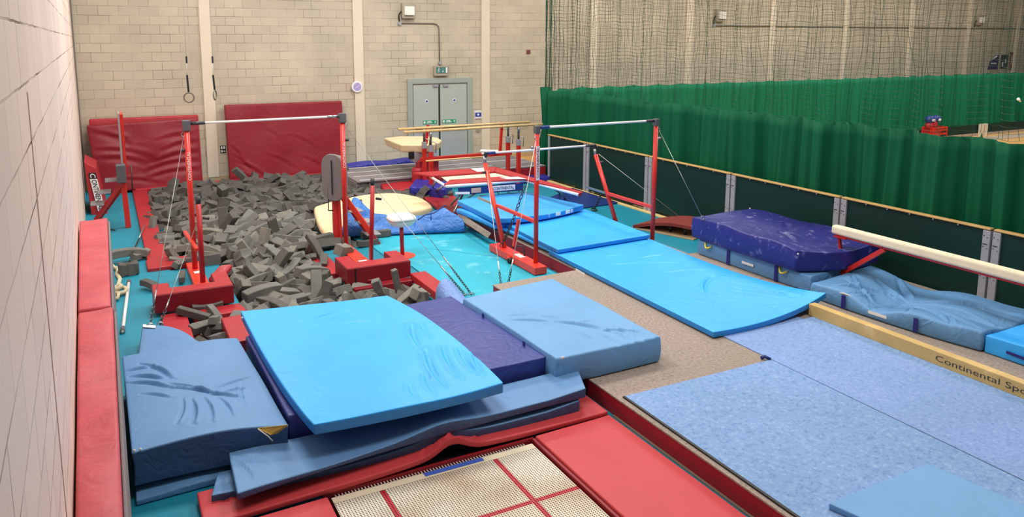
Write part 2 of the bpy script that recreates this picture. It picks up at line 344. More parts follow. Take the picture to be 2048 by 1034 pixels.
def slab(name, corners, T, m, parent=None, r=.02, res=.05, mids=(None,)*4, bottom=None, creases=(), lump=0., lscale=1.6, top=None, side=0., label=None, cat='mat', group=None, seed=0, kind=None, nz=3, side_m=None):
    """soft cushion: corners = four top corners (u0v0,u1v0,u1v1,u0v1); mids = optional mid-edge points."""
    c = [np.array(p, float) for p in corners]
    md = [np.array(q, float) if q is not None else (c[i]+c[(i+1) % 4])/2 for i, q in enumerate(mids)]
    sx = (np.linalg.norm(c[1]-c[0])+np.linalg.norm(c[2]-c[3]))/2; sy = (np.linalg.norm(c[3]-c[0])+np.linalg.norm(c[2]-c[1]))/2
    X = grid1(sx, r, max(2, int(sx/res))); Y = grid1(sy, r, max(2, int(sy/res))); Z = grid1(T, min(r, T*.45), nz)
    rz = min(r, T*.45); idx = {}; V = []; F = []
    def vid(i, j, k):
        key = (i, j, k)
        if key not in idx: idx[key] = len(V); V.append((X[i], Y[j], Z[k]))
        return idx[key]
    nx, ny, nzz = len(X)-1, len(Y)-1, len(Z)-1
    for i in range(nx):
        for j in range(ny):
            F.append([vid(i, j, nzz), vid(i+1, j, nzz), vid(i+1, j+1, nzz), vid(i, j+1, nzz)])
            F.append([vid(i, j, 0), vid(i, j+1, 0), vid(i+1, j+1, 0), vid(i+1, j, 0)])
    for i in range(nx):
        for k in range(nzz):
            F.append([vid(i, 0, k), vid(i+1, 0, k), vid(i+1, 0, k+1), vid(i, 0, k+1)])
            F.append([vid(i, ny, k), vid(i, ny, k+1), vid(i+1, ny, k+1), vid(i+1, ny, k)])
    for j in range(ny):
        for k in range(nzz):
            F.append([vid(0, j, k), vid(0, j, k+1), vid(0, j+1, k+1), vid(0, j+1, k)])
            F.append([vid(nx, j, k), vid(nx, j+1, k), vid(nx, j+1, k+1), vid(nx, j, k+1)])
    V = np.array(V); R = np.array([rz if rz > 0 else 1e-6]*3)
    if r > 0:
        lim = np.array([sx, sy, T]); q = np.clip(V, R, lim-R); d = V-q; L = np.linalg.norm(d, axis=1, keepdims=True); L[L < 1e-9] = 1
        on = (np.linalg.norm(V-q, axis=1) > 1e-9); V[on] = (q+d/L*R)[on]
    u = V[:, 0]/sx; v = V[:, 1]/sy; w = V[:, 2]/T
    def quad(a, mm, b, t): t = t[:, None]; return (2*t-1)*(t-1)*a+4*t*(1-t)*mm+t*(2*t-1)*b
    Lc = lambda a, b, t: a*(1-t[:, None])+b*t[:, None]
    Pu0 = quad(c[0], md[0], c[1], u); Pu1 = quad(c[3], md[2], c[2], u); Pv0 = quad(c[0], md[3], c[3], v); Pv1 = quad(c[1], md[1], c[2], v)
    bil = Lc(Lc(c[0], c[1], u), Lc(c[3], c[2], u), v)
    S3 = Lc(Pu0, Pu1, v)+Lc(Pv0, Pv1, u)-bil
    dz = np.zeros(len(u))
    if lump:
        rr = np.random.RandomState(seed)
        for _ in range(7):
            a = rr.rand()*6.28; fq = lscale*(.6+rr.rand()*1.6); ph = rr.rand()*6.28
            dz += lump/3*np.sin(fq*(V[:, 0]*math.cos(a)+V[:, 1]*math.sin(a))*2+ph)
    for (a0, b0, a1, b1, dep, wd) in creases:
        ax, ay, bx, by = a0*sx, b0*sy, a1*sx, b1*sy; ll = max(1e-6, (bx-ax)**2+(by-ay)**2)
        t = np.clip(((V[:, 0]-ax)*(bx-ax)+(V[:, 1]-ay)*(by-ay))/ll, 0, 1)
        bow = np.sin(t*math.pi)*.06*math.sqrt(ll)
        nx_, ny_ = -(by-ay)/math.sqrt(ll), (bx-ax)/math.sqrt(ll)
        d = np.hypot(V[:, 0]-(ax+t*(bx-ax)+nx_*bow), V[:, 1]-(ay+t*(by-ay)+ny_*bow)); tp = .25+.75*np.sin(np.clip(t, .02, .98)*math.pi)
        sg_ = ((V[:, 0]-ax)*nx_+(V[:, 1]-ay)*ny_)-bow
        dd = np.where((t > 0) & (t < 1), sg_, np.sign(sg_+1e-9)*d); wv = wd*(.75+.5*t)
        dz += dep*tp*(.9*np.exp(-(dd/wv)**2)-1.1*np.exp(-((dd+1.5*wv)/(wv*1.1))**2))
    if top is not None: dz += top(u, v)
    zt = S3[:, 2]
    zb = (zt-T) if bottom is None else (np.full(len(u), bottom) if not callable(bottom) else bottom(u, v))
    out = S3.copy(); out[:, 2] = zb+(zt-zb)*w+dz*np.clip(w*1.2-.1, 0, 1)**1.0
    if side:
        bul = side*np.sin(np.pi*w); eu = np.where(u < .02, -1, np.where(u > .98, 1, 0)); ev = np.where(v < .02, -1, np.where(v > .98, 1, 0))
        du = (c[1]-c[0]); du = du/np.linalg.norm(du); dv = (c[3]-c[0]); dv = dv/np.linalg.norm(dv)
        out += (eu*bul)[:, None]*du+(ev*bul)[:, None]*dv
    o = link(name, out, F, m, parent, smooth=True, label=label, cat=cat, group=group, kind=kind)
    if side_m:
        o.data.materials.append(MATS[side_m])
        for p_ in o.data.polygons:
            if min(w[list(p_.vertices)]) < .9: p_.material_index = 1
    return o
def text(name, s, m, loc, xdir, ydir, height, parent, width=None, depth=.002, thick=.012):
    cu = bpy.data.curves.new('t', 'FONT'); cu.body = s; cu.size = 1; cu.extrude = 0; cu.resolution_u = 3; cu.offset = thick
    o = bpy.data.objects.new('t', cu); COL.objects.link(o); dg = bpy.context.evaluated_depsgraph_get()
    me = bpy.data.meshes.new_from_object(o.evaluated_get(dg)); v = np.array([tuple(q.co) for q in me.vertices]); f = [list(p.vertices) for p in me.polygons]
    bpy.data.objects.remove(o); bpy.data.curves.remove(cu)
    mn = v.min(0); mx = v.max(0); X = Vector(xdir).normalized(); Yd = Vector(ydir).normalized(); n = X.cross(Yd).normalized()
    h = height/(mx[1]-mn[1]); wS = h if width is None else width/(mx[0]-mn[0])
    vs = [Vector(loc)+X*((p[0]-mn[0])*wS)+Yd*((p[1]-mn[1])*h)+n*depth for p in v]
    return link(name, vs, f, m, parent)
def quadplate(name, c, m, parent=None, t=.004, **kw):   # thin plate from 4 corners, thickness along its normal
    c = [Vector(p) for p in c]; n = (c[1]-c[0]).cross(c[3]-c[0]).normalized()*t
    return MB().hexa(c, [p+n for p in c]).go(name, m, parent, **kw)
def struct(name, M, m, **kw): return M.go(name, m, kind='structure', **kw)
# ================================================================== SETTING
BW = 21.05
def lwx(y): return -.2-.0187*y
M = MB(); M.prism([(lwx(-3), -3), (lwx(BW+.3), BW+.3), (lwx(BW+.3)-.3, BW+.3), (lwx(-3)-.3, -3)], -.1, 8.2)
struct('wall_left', M, 'painted_blockwork_lit', origin=(0, 0, 0))
struct('wall_back', MB().box(-.9, 42, BW, BW+.3, -.1, 8.2), 'painted_blockwork', origin=(0, 0, 0))
struct('trim_1', MB().box(lwx(BW)-.02, 13, BW-.03, BW, 0, .12), 'ply_edge')
for i, x in enumerate([2.42, 6.44, 10.43, 14.39, 18.38, 22.37, 26.34, 30.33, 34.27, 37.99]):
    struct('trim_%d' % (i+2), MB().box(x-.14, x+.14, BW-.05, BW, .1, 8.2), 'cream_paint', bevel=.008)
struct('trim_13', MB().box(lwx(BW)-.02, lwx(BW)+.035, BW-.05, BW, 0, 8.2), 'conduit_grey')
# floor with the pit and the trampoline well left open
pit = [(.75, 4.0, 9.0, 10.8), (1.5, 3.1, 10.8, 13.0), (.75, 4.0, 13.0, 16.0), (.75, 5.5, 16.0, 20.3)]
well = [(1.36, 3.34, .5, 5.74)]
xs = sorted({-1.0, .75, 1.36, 1.5, 3.1, 3.34, 4.0, 5.5, 10.4}); ys = sorted({-3., .5, 5.74, 9.0, 10.8, 13.0, 16.0, 20.3, BW+.1})
M = MB()
for i in range(len(xs)-1):
    for j in range(len(ys)-1):
        cx, cy_ = (xs[i]+xs[i+1])/2, (ys[j]+ys[j+1])/2
        if any(a < cx < b and c < cy_ < d for a, b, c, d in pit+well): continue
        M.add([(xs[i], ys[j], 0), (xs[i+1], ys[j], 0), (xs[i+1], ys[j+1], 0), (xs[i], ys[j+1], 0)], [[0, 1, 2, 3]])
M.box(-1, 10.4, -3, BW+.1, -1.3, -1.2)
for a, b, c, d in pit+well:   # well walls
    M.add([(a, c, -1.2), (b, c, -1.2), (b, d, -1.2), (a, d, -1.2), (a, c, 0), (b, c, 0), (b, d, 0), (a, d, 0)], [[0, 4, 5, 1]] if True else [])
    M.add([(a, c, -1.2), (a, d, -1.2), (a, c, 0), (a, d, 0)], [[0, 1, 3, 2]])
    M.add([(b, c, -1.2), (b, d, -1.2), (b, c, 0), (b, d, 0)], [[0, 2, 3, 1]])
M.add([(1.36, 5.74, -1.2), (3.34, 5.74, -1.2), (3.34, 5.74, 0), (1.36, 5.74, 0)], [[0, 1, 2, 3]])
struct('floor', M, 'turquoise_floor', origin=(0, 0, 0))
struct('floor', MB().add([(10.4, -3, 0), (44, -3, 0), (44, BW+.1, 0), (10.4, BW+.1, 0)], [[0, 1, 2, 3]]), 'wood_floor', origin=(0, 0, 0))
# doors in the back wall
def door():
    x0, x1 = 7.94, 9.9; zt = 2.5; y = BW
    M = MB(); M.box(x0-.06, x0+.1, y-.06, y, 0, zt-.1).box(x1-.1, x1+.06, y-.06, y, 0, zt-.1).box(x0-.06, x1+.06, y-.06, y, zt-.1, zt+.05)
    fr = struct('door_1', M, 'door_frame_grey', bevel=.006)
    mid = 8.88
    for a, b, s in ((x0+.12, mid-.03, -1), (mid+.03, x1-.12, 1)):
        lf = MB().box(a, b, y-.045, y-.005, .02, zt-.14).go('door_leaf', 'door_grey', fr, bevel=.004)
        MB().box(a+.05, b-.05, y-.052, y-.045, .1, 1.02).go('kick_plate', 'kick_steel', fr)
        MB().box(a+.04, b-.04, y-.11, y-.075, 1.03, 1.09).box(a+.05, a+.09, y-.11, y-.04, 1.03, 1.1).box(b-.09, b-.05, y-.11, y-.04, 1.03, 1.1).go('push_bar', 'dark_steel', fr)
        c = (a+b)/2+.02
        MB().tube([(c, y-.05, 1.88), (c, y-.045, 1.88)], .055, 16).go('sticker', 'white_label', fr)
        MB().tube([(c, y-.054, 1.88), (c, y-.049, 1.88)], .032, 16).go('sticker_badge', 'sign_blue', fr)
        gx = b-.5 if s < 0 else a+.06
        g = MB().box(gx, gx+.44, y-.054, y-.046, 1.2, 1.31).go('door_sign', 'sign_green', fr)
        MB().box(gx+.015, gx+.075, y-.057, y-.053, 1.22, 1.29).go('pictogram_panel', 'white_label', g)
        MB().box(gx+.13, gx+.26, y-.057, y-.053, 1.265, 1.29).box(gx+.11, gx+.3, y-.057, y-.053, 1.225, 1.25).box(gx+.37, gx+.4, y-.057, y-.053, 1.22, 1.29).go('lettering_bar', 'white_label', g)
    MB().box(mid-.03, mid+.03, y-.03, y-.005, 0, zt-.14).go('meeting_gap', 'dark_steel', fr)
    MB().box(mid-.2, mid-.04, y-.09, y-.05, zt-.2, zt-.13).go('door_closer', 'galvanised', fr)
    MB().box(mid+.12, mid+.28, y-.09, y-.05, zt-.2, zt-.13).go('door_closer', 'galvanised', fr)
door()
# fittings on the back wall
def floodlight(x, z, label, y=BW, s=1.):
    t = empty('floodlight', (x, y, z-.2*s), label, 'light', 'wall floodlights')
    MB().box(x-.2*s, x+.2*s, y-.14, y-.003, z-.22*s, z+.22*s).go('housing', 'lamp_body', t, bevel=.02)
    MB().box(x-.15*s, x+.15*s, y-.22, y-.1, z-.13*s, z+.12*s).go('lens_box', 'lamp_lens', t, bevel=.02)
    rod('cable', [(x-.2*s, y-.05, z-.02), (x-.27*s, y-.05, z-.1*s), (x-.27*s, y-.03, z-.2*s), (x-.25*s, y-.03, z-.34*s)], .018, 'black', t)
    MB().tube([(x-.25*s, y-.06, z-.36*s), (x-.25*s, y-.002, z-.36*s)], .055, 12).go('junction_box', 'galvanised', t)
floodlight(7.93, 4.5, 'wall floodlight above the double doors, left of their bent conduit')
floodlight(19.74, 4.53, 'wall floodlight behind the netting at the left start of the long conduit')
floodlight(34.95, 4.53, 'wall floodlight behind the netting near the right edge')
tag(rod('conduit', [(7.72, BW-.03, 4.15), (8.7, BW-.03, 4.15), (8.82, BW-.03, 4.13), (8.88, BW-.03, 4.07), (8.9, BW-.03, 3.98), (8.91, BW-.03, 3.02)], .017, 'conduit_grey'), 'bent metal conduit running from the floodlight down to the exit sign', 'conduit')
tag(rod('conduit', [(19.5, BW-.03, 4.17), (41, BW-.03, 4.17)], .022, 'conduit_grey'), 'long straight metal conduit along the wall behind the netting', 'conduit')
t = empty('exit_sign', (8.93, BW, 2.62), 'lit green exit sign box above the grey double doors', 'exit sign')
MB().box(8.7, 9.16, BW-.12, BW-.003, 2.62, 2.92).go('housing', 'lamp_body', t, bevel=.012)
MB().tube([(8.91, BW-.09, 3.0), (8.91, BW-.003, 3.0)], .05, 12).go('junction_box', 'galvanised', t)
rod('cable', [(8.91, BW-.06, 3.0), (8.91, BW-.06, 2.9)], .018, 'black', t)
p = MB().box(8.76, 9.13, BW-.13, BW-.12, 2.7, 2.88).go('sign_panel', 'sign_teal', t)
MB().box(9.06, 9.115, BW-.134, BW-.13, 2.71, 2.87).go('door_symbol', 'white_label', p)
w = MB(); w.ball((8.84, BW-.132, 2.85), .016, 8)
for a, b in (((8.84, 2.83), (8.83, 2.775)), ((8.83, 2.775), (8.87, 2.74)), ((8.83, 2.775), (8.8, 2.72)), ((8.84, 2.82), (8.88, 2.8)), ((8.84, 2.82), (8.8, 2.79)), ):
    w.bar((a[0], BW-.132, a[1]), (b[0], BW-.132, b[1]), .004, .012)
w.go('running_figure', 'white_label', p)
w = MB()
for a, b in (((8.97, 2.85), (8.97, 2.73)), ((8.97, 2.73), (8.94, 2.77)), ((8.97, 2.73), (9.0, 2.77))): w.bar((a[0], BW-.132, a[1]), (b[0], BW-.132, b[1]), .004, .012)
w.go('arrow', 'white_label', p)
t = empty('wall_clock', (6.36, BW-.05, 2.21), 'round white wall clock with purple face on the pillar', 'clock')
MB().tube([(6.36, BW-.1, 2.37), (6.36, BW-.052, 2.37)], .16, 32).go('case', 'white_plastic', t, bevel=.01)
MB().tube([(6.36, BW-.104, 2.37), (6.36, BW-.1, 2.37)], .115, 32).go('face', 'purple_face', t)
MB().bar((6.36, BW-.108, 2.37), (6.42, BW-.108, 2.4), .004, .012).bar((6.36, BW-.108, 2.37), (6.31, BW-.108, 2.34), .004, .014).go('hand', 'white_plastic', t)
q = MB().box(10.06, 10.3, BW-.012, BW-.003, 1.27, 1.53).go('fire_action_notice', 'white_label', label='small white and blue fire action notice right of the double doors', cat='sign')
LOC[q.name] = Vector(q.location)
MB().box(10.08, 10.28, BW-.015, BW-.012, 1.34, 1.47).go('blue_field', 'sign_blue', q)
MB().tube([(10.18, BW-.018, 1.41), (10.18, BW-.015, 1.41)], .035, 12).go('symbol', 'white_label', q)
MB().box(10.08, 10.28, BW-.015, BW-.012, 1.27, 1.285).go('red_line', 'dark_red', q)
t = empty('call_point', (10.17, BW, .9), 'small call point with rounded cap on the wall below the fire notice', 'call point')
MB().box(10.11, 10.23, BW-.05, BW-.003, .88, .99).go('back_box', 'lamp_body', t, bevel=.01)
MB().box(10.12, 10.22, BW-.075, BW-.05, .95, 1.04).go('cap', 'white_plastic', t, bevel=.015)
tag(MB().box(11.87, 12.0, BW-.03, BW-.003, 3.24, 3.36).go('socket_box', 'poster_red', bevel=.005), 'small brown box high on the wall left of the green curtain', 'box')
q = MB().box(2.62, 2.76, BW-.012, BW-.003, .72, .92).go('small_sign', 'black', label='small black and white sign on the wall left of the middle red mat', cat='sign')
MB().box(2.64, 2.68, BW-.015, BW-.012, .83, .9).box(2.7, 2.74, BW-.015, BW-.012, .83, .9).box(2.64, 2.68, BW-.015, BW-.012, .74, .8).box(2.7, 2.74, BW-.015, BW-.012, .75, .78).go('symbol', 'white_label', q)
for (x0, x1, z0, z1, m, lb, top) in ((36.0, 36.75, 2.33, 2.98, 'poster_purple', 'purple poster with slanted top behind the netting', 1), (36.95, 37.5, 2.35, 2.98, 'poster_dark', 'dark rectangular poster between the purple and the red one', 0), (37.62, 37.84, 2.3, 3.1, 'poster_red', 'tall dark red poster against the last pillar behind the netting', 0)):
    M = MB(); a = [(x0, z0), (x1, z0), (x1, z1), ((x0+.5 if top else x0), z1)] + ([(x0+.12, z1-.3)] if top else [])
    n = len(a); M.add([(p[0], BW-.02, p[1]) for p in a]+[(p[0], BW-.004, p[1]) for p in a], [list(range(n)), list(range(n, 2*n))[::-1]]+[[i, n+i, n+(i+1) % n, (i+1) % n] for i in range(n)])
    q = M.go('poster', m, label=lb, cat='poster', group='posters on the back wall'); w = x1-x0
    if top: MB().add([(x0+.15, BW-.023, z1-.26), (x0+.6, BW-.023, z1-.1), (x0+.62, BW-.023, z1-.02), (x0+.5, BW-.023, z1-.02)], [[0, 1, 2, 3]]).box(x0+.2, x0+.6, BW-.023, BW-.021, z0+.24, z0+.3).go('artwork', 'white_label', q)
    else: MB().box(x0+w*.15, x0+w*.35, BW-.023, BW-.021, z0+.1, z0+.3).box(x0+w*.55, x0+w*.7, BW-.023, BW-.021, z0+.25, z1-.2).go('artwork', 'white_label', q)
# surface joint strip on the near wall
tag(MB().prism([(lwx(3.40)+.0005, 3.40), (lwx(3.43)+.0005, 3.43), (lwx(3.43)+.002, 3.43), (lwx(3.40)+.002, 3.40)], 0, 3.5).go('joint_cover', 'joint_paint'), 'thin vertical pinkish joint strip on the near left wall', 'trim')['kind'] = 'structure'
bpy.data.objects['joint_cover'].name = 'trim_14'
# ------------------------------------------------------------------ dividing curtains with nets
def curtain(name, pts, z0, z1, amp, wave, m, label, netcell, nettop, gather=None, seed=1, hooks=1.0, thin=.003):
    r = random.Random(seed); L = [0]
    for a, b in zip(pts, pts[1:]): L.append(L[-1]+math.dist(a, b))
    tot = L[-1]
    def at(s):
        s = min(max(s, 0), tot-1e-6)
        for i in range(len(L)-1):
            if L[i] <= s <= L[i+1]:
                t = (s-L[i])/(L[i+1]-L[i]); a, b = pts[i], pts[i+1]; d = ((b[0]-a[0])/(L[i+1]-L[i]), (b[1]-a[1])/(L[i+1]-L[i]))
                return a[0]+(b[0]-a[0])*t, a[1]+(b[1]-a[1])*t, d
    root = empty(name, (pts[0][0], pts[0][1], 0), label, 'curtain', 'hall dividing curtains')
    ph = [r.random()*6.28 for _ in range(6)]
    def off(s, k):
        f = 0
        for q, (wv, am) in enumerate(((1, .6), (.43, .35), (.19, .25), (2.3, .5))):
            f += am*math.sin(6.283*s/(wave*wv)+ph[q]+.5*math.sin(s*.8+ph[5])+k*.5*(q-1))
        return f*amp*(.75+.25*k)
    n = int(tot/.045); nz = 12; V = []; F = []
    for i in range(n+1):
        s = tot*i/n; x, y, d = at(s); hk = abs(math.sin(math.pi*s/hooks))
        for j in range(nz+1):
            k = 1-j/nz; o = off(s, k); zz = z0+(z1-z0)*(j/nz)-(.035*hk*(1-k))
            V.append((x-d[1]*o, y+d[0]*o, zz))
    for i in range(n):
        for j in range(nz): a = i*(nz+1)+j; F.append([a, a+nz+1, a+nz+2, a+1])
    o = link('fabric', V, F, m, root, smooth=True); so = o.modifiers.new('solid', 'SOLIDIFY'); so.thickness = .006
    M = MB(); c = int(tot/hooks)
    for i in range(c+1):
        s = i*hooks; x, y, d = at(s); M.add([(x-.02*d[0]-.01*d[1], y-.02*d[1], z1-.01), (x+.02*d[0], y+.02*d[1], z1-.01), (x, y, z1+.075), (x-.012*d[1], y+.012*d[0], z1-.01)], [[0, 1, 2], [1, 3, 2], [3, 0, 2], [0, 3, 1]])
    M.go('net_tie', m, root)
    # netting: knotted cords in a slightly slack square mesh
    V = []; F = []
    def cord(p):
        b = len(V)
        for q in p: V.extend([(q[0]-thin, q[1]-thin*.3, q[2]), (q[0]+thin*.6, q[1]+thin, q[2]-thin*.5), (q[0]+thin*.6, q[1]-thin, q[2]+thin)])
        for i in range(len(p)-1):
            for k in range(3): F.append([b+3*i+k, b+3*i+(k+1) % 3, b+3*i+3+(k+1) % 3, b+3*i+3+k])
    def npnt(s, z):
        ss = s+.03*math.sin(z*3+s*2+ph[0])+.025*math.sin(s*5.1+z*1.7+ph[1])
        if gather: ss = tot*(max(ss, 0)/tot)**gather
        x, y, d = at(ss); o = off(ss, .4)*.8
        return (x-d[1]*o, y+d[0]*o, z+.02*math.sin(s*4+z*2+ph[2])+.012*math.sin(s*11))
    ns = int(tot/netcell); nzc = int((nettop-z1)/netcell)
    for i in range(ns+1): cord([npnt(i*netcell, z1+j*netcell) for j in range(nzc+1)])
    for j in range(nzc+1): cord([npnt(i*netcell, z1+j*netcell) for i in range(ns+1)])
    link('netting', V, F, 'green_net', root)
    return root
c1 = curtain('divider_curtain', [(10.62, 17.75), (10.62, 3.0)], .05, 2.38, .18, .95, 'green_curtain', 'dark green dividing curtain with net above, hanging right behind the wooden topped barrier', .085, 5.4, 1.25, 3, 1.05, .0028)
c2 = curtain('divider_curtain', [(10.9, 18.2), (12.5, 19.0), (42, 19.0)], .1, 2.3, .13, .9, 'green_curtain_far', 'lighter green far curtain with net above, hung across the hall along the back wall', .1, 5.6, None, 8, .95, .0036)
# gathered end of the near curtain
V = []; F = []; n = 26; prof = [(0.02, .13), (.5, .14), (.8, .2), (1.05, .12), (1.35, .1), (1.9, .13), (2.42, .16)]
for j, (z, rr) in enumerate(prof):
    for k in range(n):
        t = 2*math.pi*k/n; q = rr*(1+.22*math.sin(5*t+j)+.08*math.sin(11*t)); V.append((10.6+q*math.cos(t)*.8, 17.72+q*math.sin(t)+(.0 if z > 1.1 else .05), z))
for j in range(len(prof)-1):
    for k in range(n): k2 = (k+1) % n; F.append([j*n+k, j*n+k2, (j+1)*n+k2, (j+1)*n+k])
F.append(list(range(n))[::-1]); F.append([(len(prof)-1)*n+k for k in range(n)])
o = link('gathered_end', V, F, 'green_curtain', c1, smooth=True)
V = MB()
for k in range(9): V.tube([(10.52+.03*k, 17.6+.03*(k % 3), 2.3), (10.53+.035*k, 17.62+.05*(k % 4), 3.6), (10.5+.05*k, 17.6+.03*k, 5.6)], .006, 5)
V.go('gathered_net', 'green_net', c1)
# ------------------------------------------------------------------ barrier panels
edges = [17.13, 15.30, 12.92, 10.49, 8.10, 5.76, 3.40, 1.0]
names = ['short end panel of the green barrier nearest the back wall', 'green barrier panel behind the low bar', 'green barrier panel directly right of the tall red post', 'green barrier panel behind the left half of the stacked navy mat', 'green barrier panel behind the high beam\'s end', 'green barrier panel behind the middle of the high beam', 'green barrier panel cut by the right edge of the photo']
for i in range(6):
    y1, y0 = edges[i], edges[i+1]; x = 10.35
    t = empty('barrier_panel', (x, (y0+y1)/2, 0), names[i] if i < 5 else names[6], 'barrier', 'green barrier panels')
    if i == 3: t['label'] = 'green barrier panel behind the stacked navy mat'
    if i == 4: t['label'] = 'green barrier panel behind the high beam, between two pairs of grey posts'
    MB().box(x-.02, x+.03, y0+.02, y1-.02, .06, 1.2).go('board', 'green_board', t)
    for (a, b) in ((y0+.015, y0+.115), (y1-.115, y1-.015)):
        if i == 0 and b > 17: b = a+.07; a = a
        pz = MB().box(x-.05, x+.04, a, b, 0, 1.19).go('post', 'galvanised', t, bevel=.006)
        if i >= 1:
            s = MB()
            for zz in (.25, .55, .95, 1.1): s.ball((x-.052, a+.03, zz), .007, 6); s.ball((x-.052, b-.02, zz+.02), .007, 6)
            s.box(x-.054, x-.05, a+.03, b-.01, 1.0, 1.012)
            s.go('bolt', 'dark_steel', pz)
    rr = MB().box(x-.05, x+.035, y0+.02, y1-.02, 1.2, 1.228).go('top_rail', 'oak_rail', t, bevel=.008)
    M = MB()
    for k in range(7): M.ball((x-.04, y0+.1+(y1-y0-.2)*k/6, 1.185), .011, 6)
    M.go('rail_screw', 'galvanised', t)
tag(MB().box(10.2, 10.3, 9.6, 17.1, 0, .03).go('floor_batten', 'oak', bevel=.004), 'pale wooden batten along the floor at the foot of the barrier', 'batten')
# beyond the curtains: low barrier on the sports hall floor
t = empty('low_barrier', (33, 17.7, 0), 'low dark green barrier with pale posts on the wooden floor beyond the curtain', 'barrier')
MB().box(23, 40, 17.7, 17.75, .1, .42).go('board', 'green_board', t)
MB().box(23, 40, 17.66, 17.7, 0, .1).go('kick_board', 'pinkish_board', t)
for x in (30.0, 30.25, 35.2, 25.6): MB().box(x, x+.16, 17.55, 17.66, 0, .46).go('post', 'cream_paint', t)
tag(MB().box(24, 40, 16.6, 17.3, 0, .02).go('floor_runner', 'pinkish_board'), 'pinkish strip of matting on the wooden floor beyond the curtain', 'matting')
def cart():
    x, y = 26.35, 17.0
    t = empty('storage_cart', (x, y, 0), 'red slatted storage cart standing beyond the near curtain', 'cart')
    M = MB()
    for dx, dy in ((-.55, -.3), (.55, -.3), (-.55, .3), (.55, .3)): M.bar((x+dx, y+dy, .05), (x+dx, y+dy, .9), .05, .05)
    M.go('corner_post', 'red_paint', t)
    for z in (.15, .35, .55, .75, .88): MB().bar((x-.55, y-.3, z), (x+.55, y-.3, z), .03, .07).bar((x-.55, y+.3, z), (x+.55, y+.3, z), .03, .07).bar((x-.55, y-.3, z), (x-.55, y+.3, z), .03, .07).bar((x+.55, y-.3, z), (x+.55, y+.3, z), .03, .07).go('slat', 'red_paint', t)
    MB().box(x-.55, x+.1, y-.28, y+.28, .1, .86).go('side_panel', 'dark_red_paint', t)
    b = empty('holdall', (x-.35, y, .88), 'red bag slumped on the storage cart under the dark bags', 'bag')
    MB().lathe((x-.3, y, .87), [(.1, 0), (.42, .02), (.4, .2), (.28, .34), (.1, .4)], 16, 1, .6).go('body', 'red_vinyl', b, smooth=True)
    for dx, lb in ((-.5, 'navy holdall on top of the red cart, left one'), (.0, 'navy holdall on top of the red cart, right one')):
        b = empty('holdall', (x+dx, y, 1.2), lb, 'bag', 'navy bags on the red cart')
        MB().lathe((x+dx+.05, y, 1.12), [(.1, 0), (.26, .05), (.29, .18), (.24, .32), (.08, .38)], 16, 1, .8).go('body', 'navy_flat', b, smooth=True)
        MB().box(x+dx-.08, x+dx+.08, y-.27, y-.2, 1.24, 1.34).go('tag', 'white_label', b)
_n0 = set(o.name for o in COL.objects)
cart()
_c = Vector((26.35, 17.0, 0)); _d = PY(1869, 262, 17.0); 
for o in [o for o in COL.objects if o.name not in _n0 and o.parent is None]:
    o.location = Vector((_d.x, 17.0, 0))+(o.location-_c)*.68; o.scale = (.68,)*3
t = empty('shuttlecock', (20.2, 9.6, 1.0), 'small white shuttlecock in the air at the right edge in front of the curtain', 'shuttlecock'); t.location = PX(2041, 203, 18.0); LOC[t.name] = t.location.copy()
c = t.location; MB().ball(c, .014, 8).go('cork', 'white_plastic', t); MB().tube([c, c+Vector((-.1, .0, .06))], [.012, .034], 12).go('feathers', 'white_plastic', t, smooth=True)
# ================================================================== PODIUM AND CARPETS
t = empty('sprung_floor', (7, 4, 0), 'raised brown carpeted sprung floor with a red side fascia', 'floor platform')
L1 = [(4.3, -1.5), (10.28, -1.5), (10.28, 9.42), (8.42, 9.42), (8.42, 14.0), (6.28, 14.0), (6.28, 9.5), (4.8, 9.44), (4.8, 8.6), (4.3, 8.6)]
MB().prism(L1, 0, .185).go('fascia', 'dark_red', t)
MB().prism([(a+(-.006), b+.006) for a, b in L1], .185, .2).go('carpet_top', 'brown_carpet', t)
MB().box(4.27, 4.296, -1.5, 5.8, .0, .012).go('edge_strip', 'conduit_grey', t)
for y in (2.4, 7.9): MB().box(7.0 if y > 5 else 8.1, 10.2, y-.006, y+.006, .2, .2015).go('seam', 'dark_grey' if y > 5 else 'dark_red', t)
for i, yy in enumerate((4.06,)): MB().box(8.1, 10.2, yy-.008, yy+.008, .2, .2018).go('seam', 'dark_red', t)
o = MB().prism([(4.305, -1.5), (6.3, -1.5), (6.34, 5.72), (4.36, 5.74)], .2, .214).go('carpet_roll', 'blue_carpet', label='speckled light blue carpet roll with its square end beside the red fascia', cat='carpet', origin=(0, 0, 0))
MB().prism([(4.3, -1.5), (4.33, -1.5), (4.38, 5.74), (4.355, 5.745)], .2005, .216).go('edge_binding', 'black', o)
o = MB().prism([(6.33, -1.5), (7.66, -1.5), (7.66, 6.9), (6.36, 6.9)], .2, .212).go('carpet_roll', 'blue_carpet_far', label='speckled blue carpet roll running under the long bright blue mat', cat='carpet', origin=(0, 0, 0))
MB().tube([P(1522, 716, .215), P(1530, 713, .24), P(1541, 719, .215)], .02, 8).go('curled_corner', 'navy_flat', o, smooth=True)
MB().prism([(7.6, -1.5), (7.9, -1.5), (7.9, 6.45), (7.6, 6.45)], .2, .208).go('carpet_roll', 'blue_carpet', label='narrow strip of blue carpet lying along the floor beam', cat='carpet', origin=(0, 0, 0))
tag(MB().prism([(4.3, 9.6), (6.2, 9.6), (6.2, 14.0), (4.1, 14.0), (4.1, 11.6), (4.3, 11.4)], .0, .02).go('landing_mat', 'turquoise_mat', origin=(0, 0, 0)), 'bright turquoise chalk dusted floor mat between the pit and the sprung floor', 'mat')
